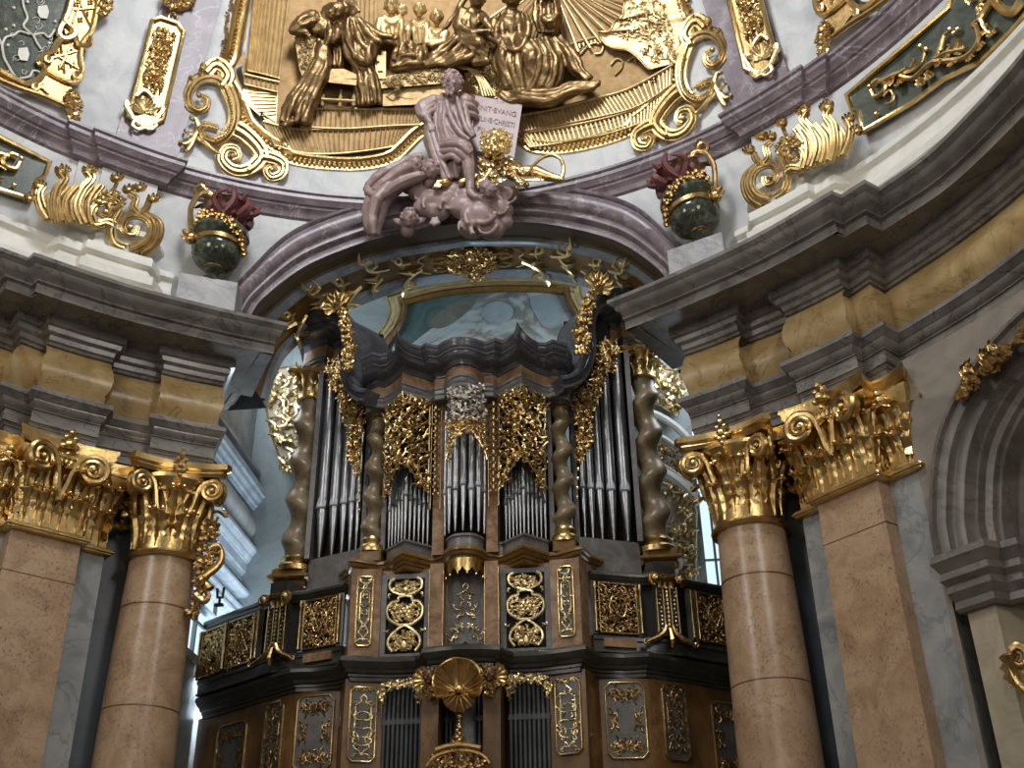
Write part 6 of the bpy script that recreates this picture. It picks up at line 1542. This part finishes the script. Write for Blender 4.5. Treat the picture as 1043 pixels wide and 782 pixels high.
def seated(c):
    c.head(486,0,.66,9,turn=.3);c.limb([(484,6,.5),(482,16,.5)],[5,9]);c.ell((480,20,.48),12,16,9);c.ell((478,38,.46),14,10,10)
    c.limb([(472,14,.5),(468,28,.56),(482,34,.68),(496,31,.74)],[7,5.5,4.5,3.2]);c.hand(497,31,.75,-10,7,.6);c.limb([(490,16,.5),(496,24,.6),(500,30,.7)],[6,5,3.2])
    c.drape([(466,8,.48),(462,22,.5),(464,34,.5)],[(486,12,.6),(484,24,.62),(486,34,.6)],5,2.2,.9)
    c.limb([(474,42,.5),(488,46,.72),(492,58,.6)],[10,8,6]);c.sheet([(462,34),(448,48),(434,58)],[(492,44),(484,60),(466,64)],.3,1.4)
    c.drape([(462,36,.5),(446,50,.46),(432,62,.4),(418,68,.34)],[(490,42,.65),(484,56,.62),(466,64,.5),(444,66,.4)],8,2.7,1.1)
    c.drape([(470,36,.6),(484,38,.72),(500,48,.66)],[(470,46,.6),(484,58,.66),(496,62,.55)],5,2.3,.9);c.limb([(484,62,.55),(496,63,.6)],[4.5,3.5])
    c.limb([(476,-4,.5),(468,8,.5),(458,22,.44),(448,36,.4)],[3.5,3,3,2.5])
figure('seated_woman',seated)
def enth(c):
    c.head(521,-2,.7,9,turn=-.1);c.limb([(521,6,.55),(521,16,.52)],[5,9]);c.ell((522,24,.5),13,16,9)
    c.drape([(508,14,.5),(504,28,.58),(508,40,.6)],[(536,12,.5),(540,26,.56),(538,40,.58)],8,2.3,1)
    c.drape([(506,34,.6),(514,46,.72),(528,52,.76),(534,42,.7)],[(510,40,.6),(518,50,.76),(530,50,.8),(538,36,.7)],4,2,.8)
    c.limb([(518,42,.5),(512,58,.7),(518,90,.5)],[10,8,6]);c.limb([(530,42,.5),(542,58,.7),(540,90,.45)],[11,9,7])
    c.limb([(504,24,.5),(500,38,.6),(508,44,.68)],[6,5,3.5]);c.hand(509,45,.68,30,7,.5)
    c.sheet([(508,46),(506,64),(512,96)],[(560,44),(566,64),(572,96)],.3,1.5)
    c.drape([(508,48,.6),(504,66,.6),(516,84,.5),(524,98,.4)],[(530,48,.7),(530,66,.66),(534,84,.56),(534,98,.4)],6,2.9,1.2)
    c.drape([(536,42,.6),(544,58,.66),(540,78,.56),(530,96,.42)],[(560,38,.45),(570,56,.5),(572,76,.45),(564,92,.36)],7,2.9,1.2)
    c.drape([(508,98,.4),(530,104,.5),(556,106,.5),(580,98,.45),(604,90,.36)],[(524,92,.4),(544,94,.55),(566,92,.5),(584,86,.42),(612,84,.34)],6,3.0,1.2)
    c.drape([(560,40,.4),(574,54,.46),(580,70,.42),(596,84,.36)],[(572,36,.3),(586,56,.38),(596,72,.36),(602,80,.3)],4,2.6,1);c.drape([(508,92,.5),(516,98,.55),(530,102,.5)],[(510,102,.45),(522,106,.5),(548,104,.45)],3,2.6,.9)
figure('enthroned_figure',enth)
def behind(c):
    c.head(557,-6,.6,8,turn=-.3);c.ell((557,14,.45),12,17,8);c.drape([(546,0,.5),(544,16,.56),(550,34,.45)],[(570,0,.5),(573,16,.52),(566,34,.42)],7,2.4,1.1);c.drape([(548,8,.56),(558,18,.64),(570,8,.56)],[(550,16,.56),(560,28,.62),(572,18,.55)],3,2,.8)
figure('standing_figure',behind)
# furniture of the relief
m=MB();pl=[(300,38),(304,34),(318,33),(324,40),(322,70),(320,78),(308,78),(305,70)];m.prism(pl,.1,.34,RF)
m.prism([(334,74),(338,70),(350,70),(364,76),(364,80),(334,80)],.1,.42,RF);m.prism([(330,79),(364,81),(364,87),(328,83)],.1,.44,RF)
for x,y0,y1 in((346,85,109),(328,92,108),(360,87,108),(310,82,88)):m.lathe([(1.6*RF.k,0),(2.6*RF.k,.06),(1.2*RF.k,.12),(2.8*RF.k,.22),(1.4*RF.k,.34),(1.6*RF.k,(y1-y0)*RF.k)],RF.P(x,y1,.3),10)
m.tube([RF.P(322,101,.3),RF.P(362,103,.3)],.035,6);foliage(m,RF,[(304,38),(318,38),(319,70),(308,72)],8,121,.35,.8,1.6);part('chair',m,M['relief2'],fld,ang=30)
m=MB();m.prism([(380,52),(393,52),(393,80),(384,80)],.1,.42,RF);m.prism([(383,56),(390,56),(390,72),(385,72)],.4,.46,RF);m.blob(RF.P(385,63,.46),.04,None,7,5);part('casket',m,M['bronze'],fld,ang=30)
m=MB();m.prism([(386,80),(400,76),(450,66),(462,68),(462,84),(388,90)],.1,.38,RF);m.prism([(389,91),(452,82),(470,86),(470,104),(390,108)],.05,.28,RF)
foliage(m,RF,[(390,80),(448,69),(458,80),(392,88)],9,122,.4,.9,1.4);tp(m,RF,[(394,98),(400,94),(406,98),(414,93),(424,92),(432,96),(424,100),(414,101),(406,98),(400,102),(394,98)],1,.3);foliage(m,RF,[(400,78),(408,76),(406,92),(402,92)],6,123,.44,.9,2);part('couch',m,M['relief2'],fld,ang=30)
m=MB();foliage(m,RF,[(470,64),(500,66),(520,84),(512,100),(488,98),(478,82)],8,124,.2,1.0,1.8)
for k in range(5):tp(m,RF,[(462+k*2,66+k),(474+k*3,68+k),(486+k*3,80+k*2),(492+k*3,98)],1.2,.35)
part('cushioned_throne',m,M['relief'],fld)
# ============================================================ LIGHT AND CAMERA
def area(name,loc,target,sx,sy,power,col):
    l=bpy.data.lights.new(name,'AREA');l.shape='RECTANGLE';l.size=sx;l.size_y=sy;l.energy=power;l.color=col
    o=bpy.data.objects.new(name,l);COL.objects.link(o);o.location=loc;o.rotation_euler=(V(target)-V(loc)).to_track_quat('-Z','Y').to_euler();return o
W=bpy.data.worlds.new('World');bpy.context.scene.world=W;W.use_nodes=True;bg=W.node_tree.nodes['Background'];bg.inputs[0].default_value=(.85,.87,.9,1);bg.inputs[1].default_value=.1
# nave windows high in the oval, behind and beside the viewer
area('nave_window_light',(-9,3,15),(0,17,14),3,5,560,(1,.95,.88))
area('nave_window_light',(9,2,15),(0,17,14),3,5,500,(1,.96,.9))
area('lantern_light',(0,8.5,25),(0,17,15),3.5,3.5,1500,(.93,.96,1))
area('nave_window_light',(2,-6,9),(0,17,10),5,5,330,(1,.9,.76))
area('room_fill_light',(5.3,20.6,15.0),(0,22.3,15),1.6,2.2,150,(.86,.93,1))  # added fill for the upper organ room, no window modelled here
area('room_fill_light',(-5.3,20.6,15.0),(0,22.3,15),1.6,2.2,110,(.86,.93,1))  # same added fill from the opposite side wall
area('room_fill_light',(-3.6,22.4,7.4),(-5.3,20.2,11),1.4,2.0,520,(.75,.88,1))  # unseen fill added behind the gallery to brighten the left entablature
area('room_fill_light',(3.6,22.4,7.4),(4.6,20.8,12),1.2,2.0,60,(.8,.9,1))  # weaker counterpart of that low fill on the right
cam=bpy.data.cameras.new('Camera');cam.sensor_fit='HORIZONTAL';cam.sensor_width=36;cam.lens=FPX/1043*36;cam.clip_end=200
co=bpy.data.objects.new('Camera',cam);COL.objects.link(co);co.location=CP
co.matrix_world=Matrix.Translation(CP)@Matrix((CR,CU,-CF)).transposed().to_4x4()
sc=bpy.context.scene;sc.camera=co
sc.view_settings.view_transform='Standard';sc.view_settings.look='None';sc.view_settings.gamma=1;sc.view_settings.exposure=.12;sc.view_settings.use_curve_mapping=False
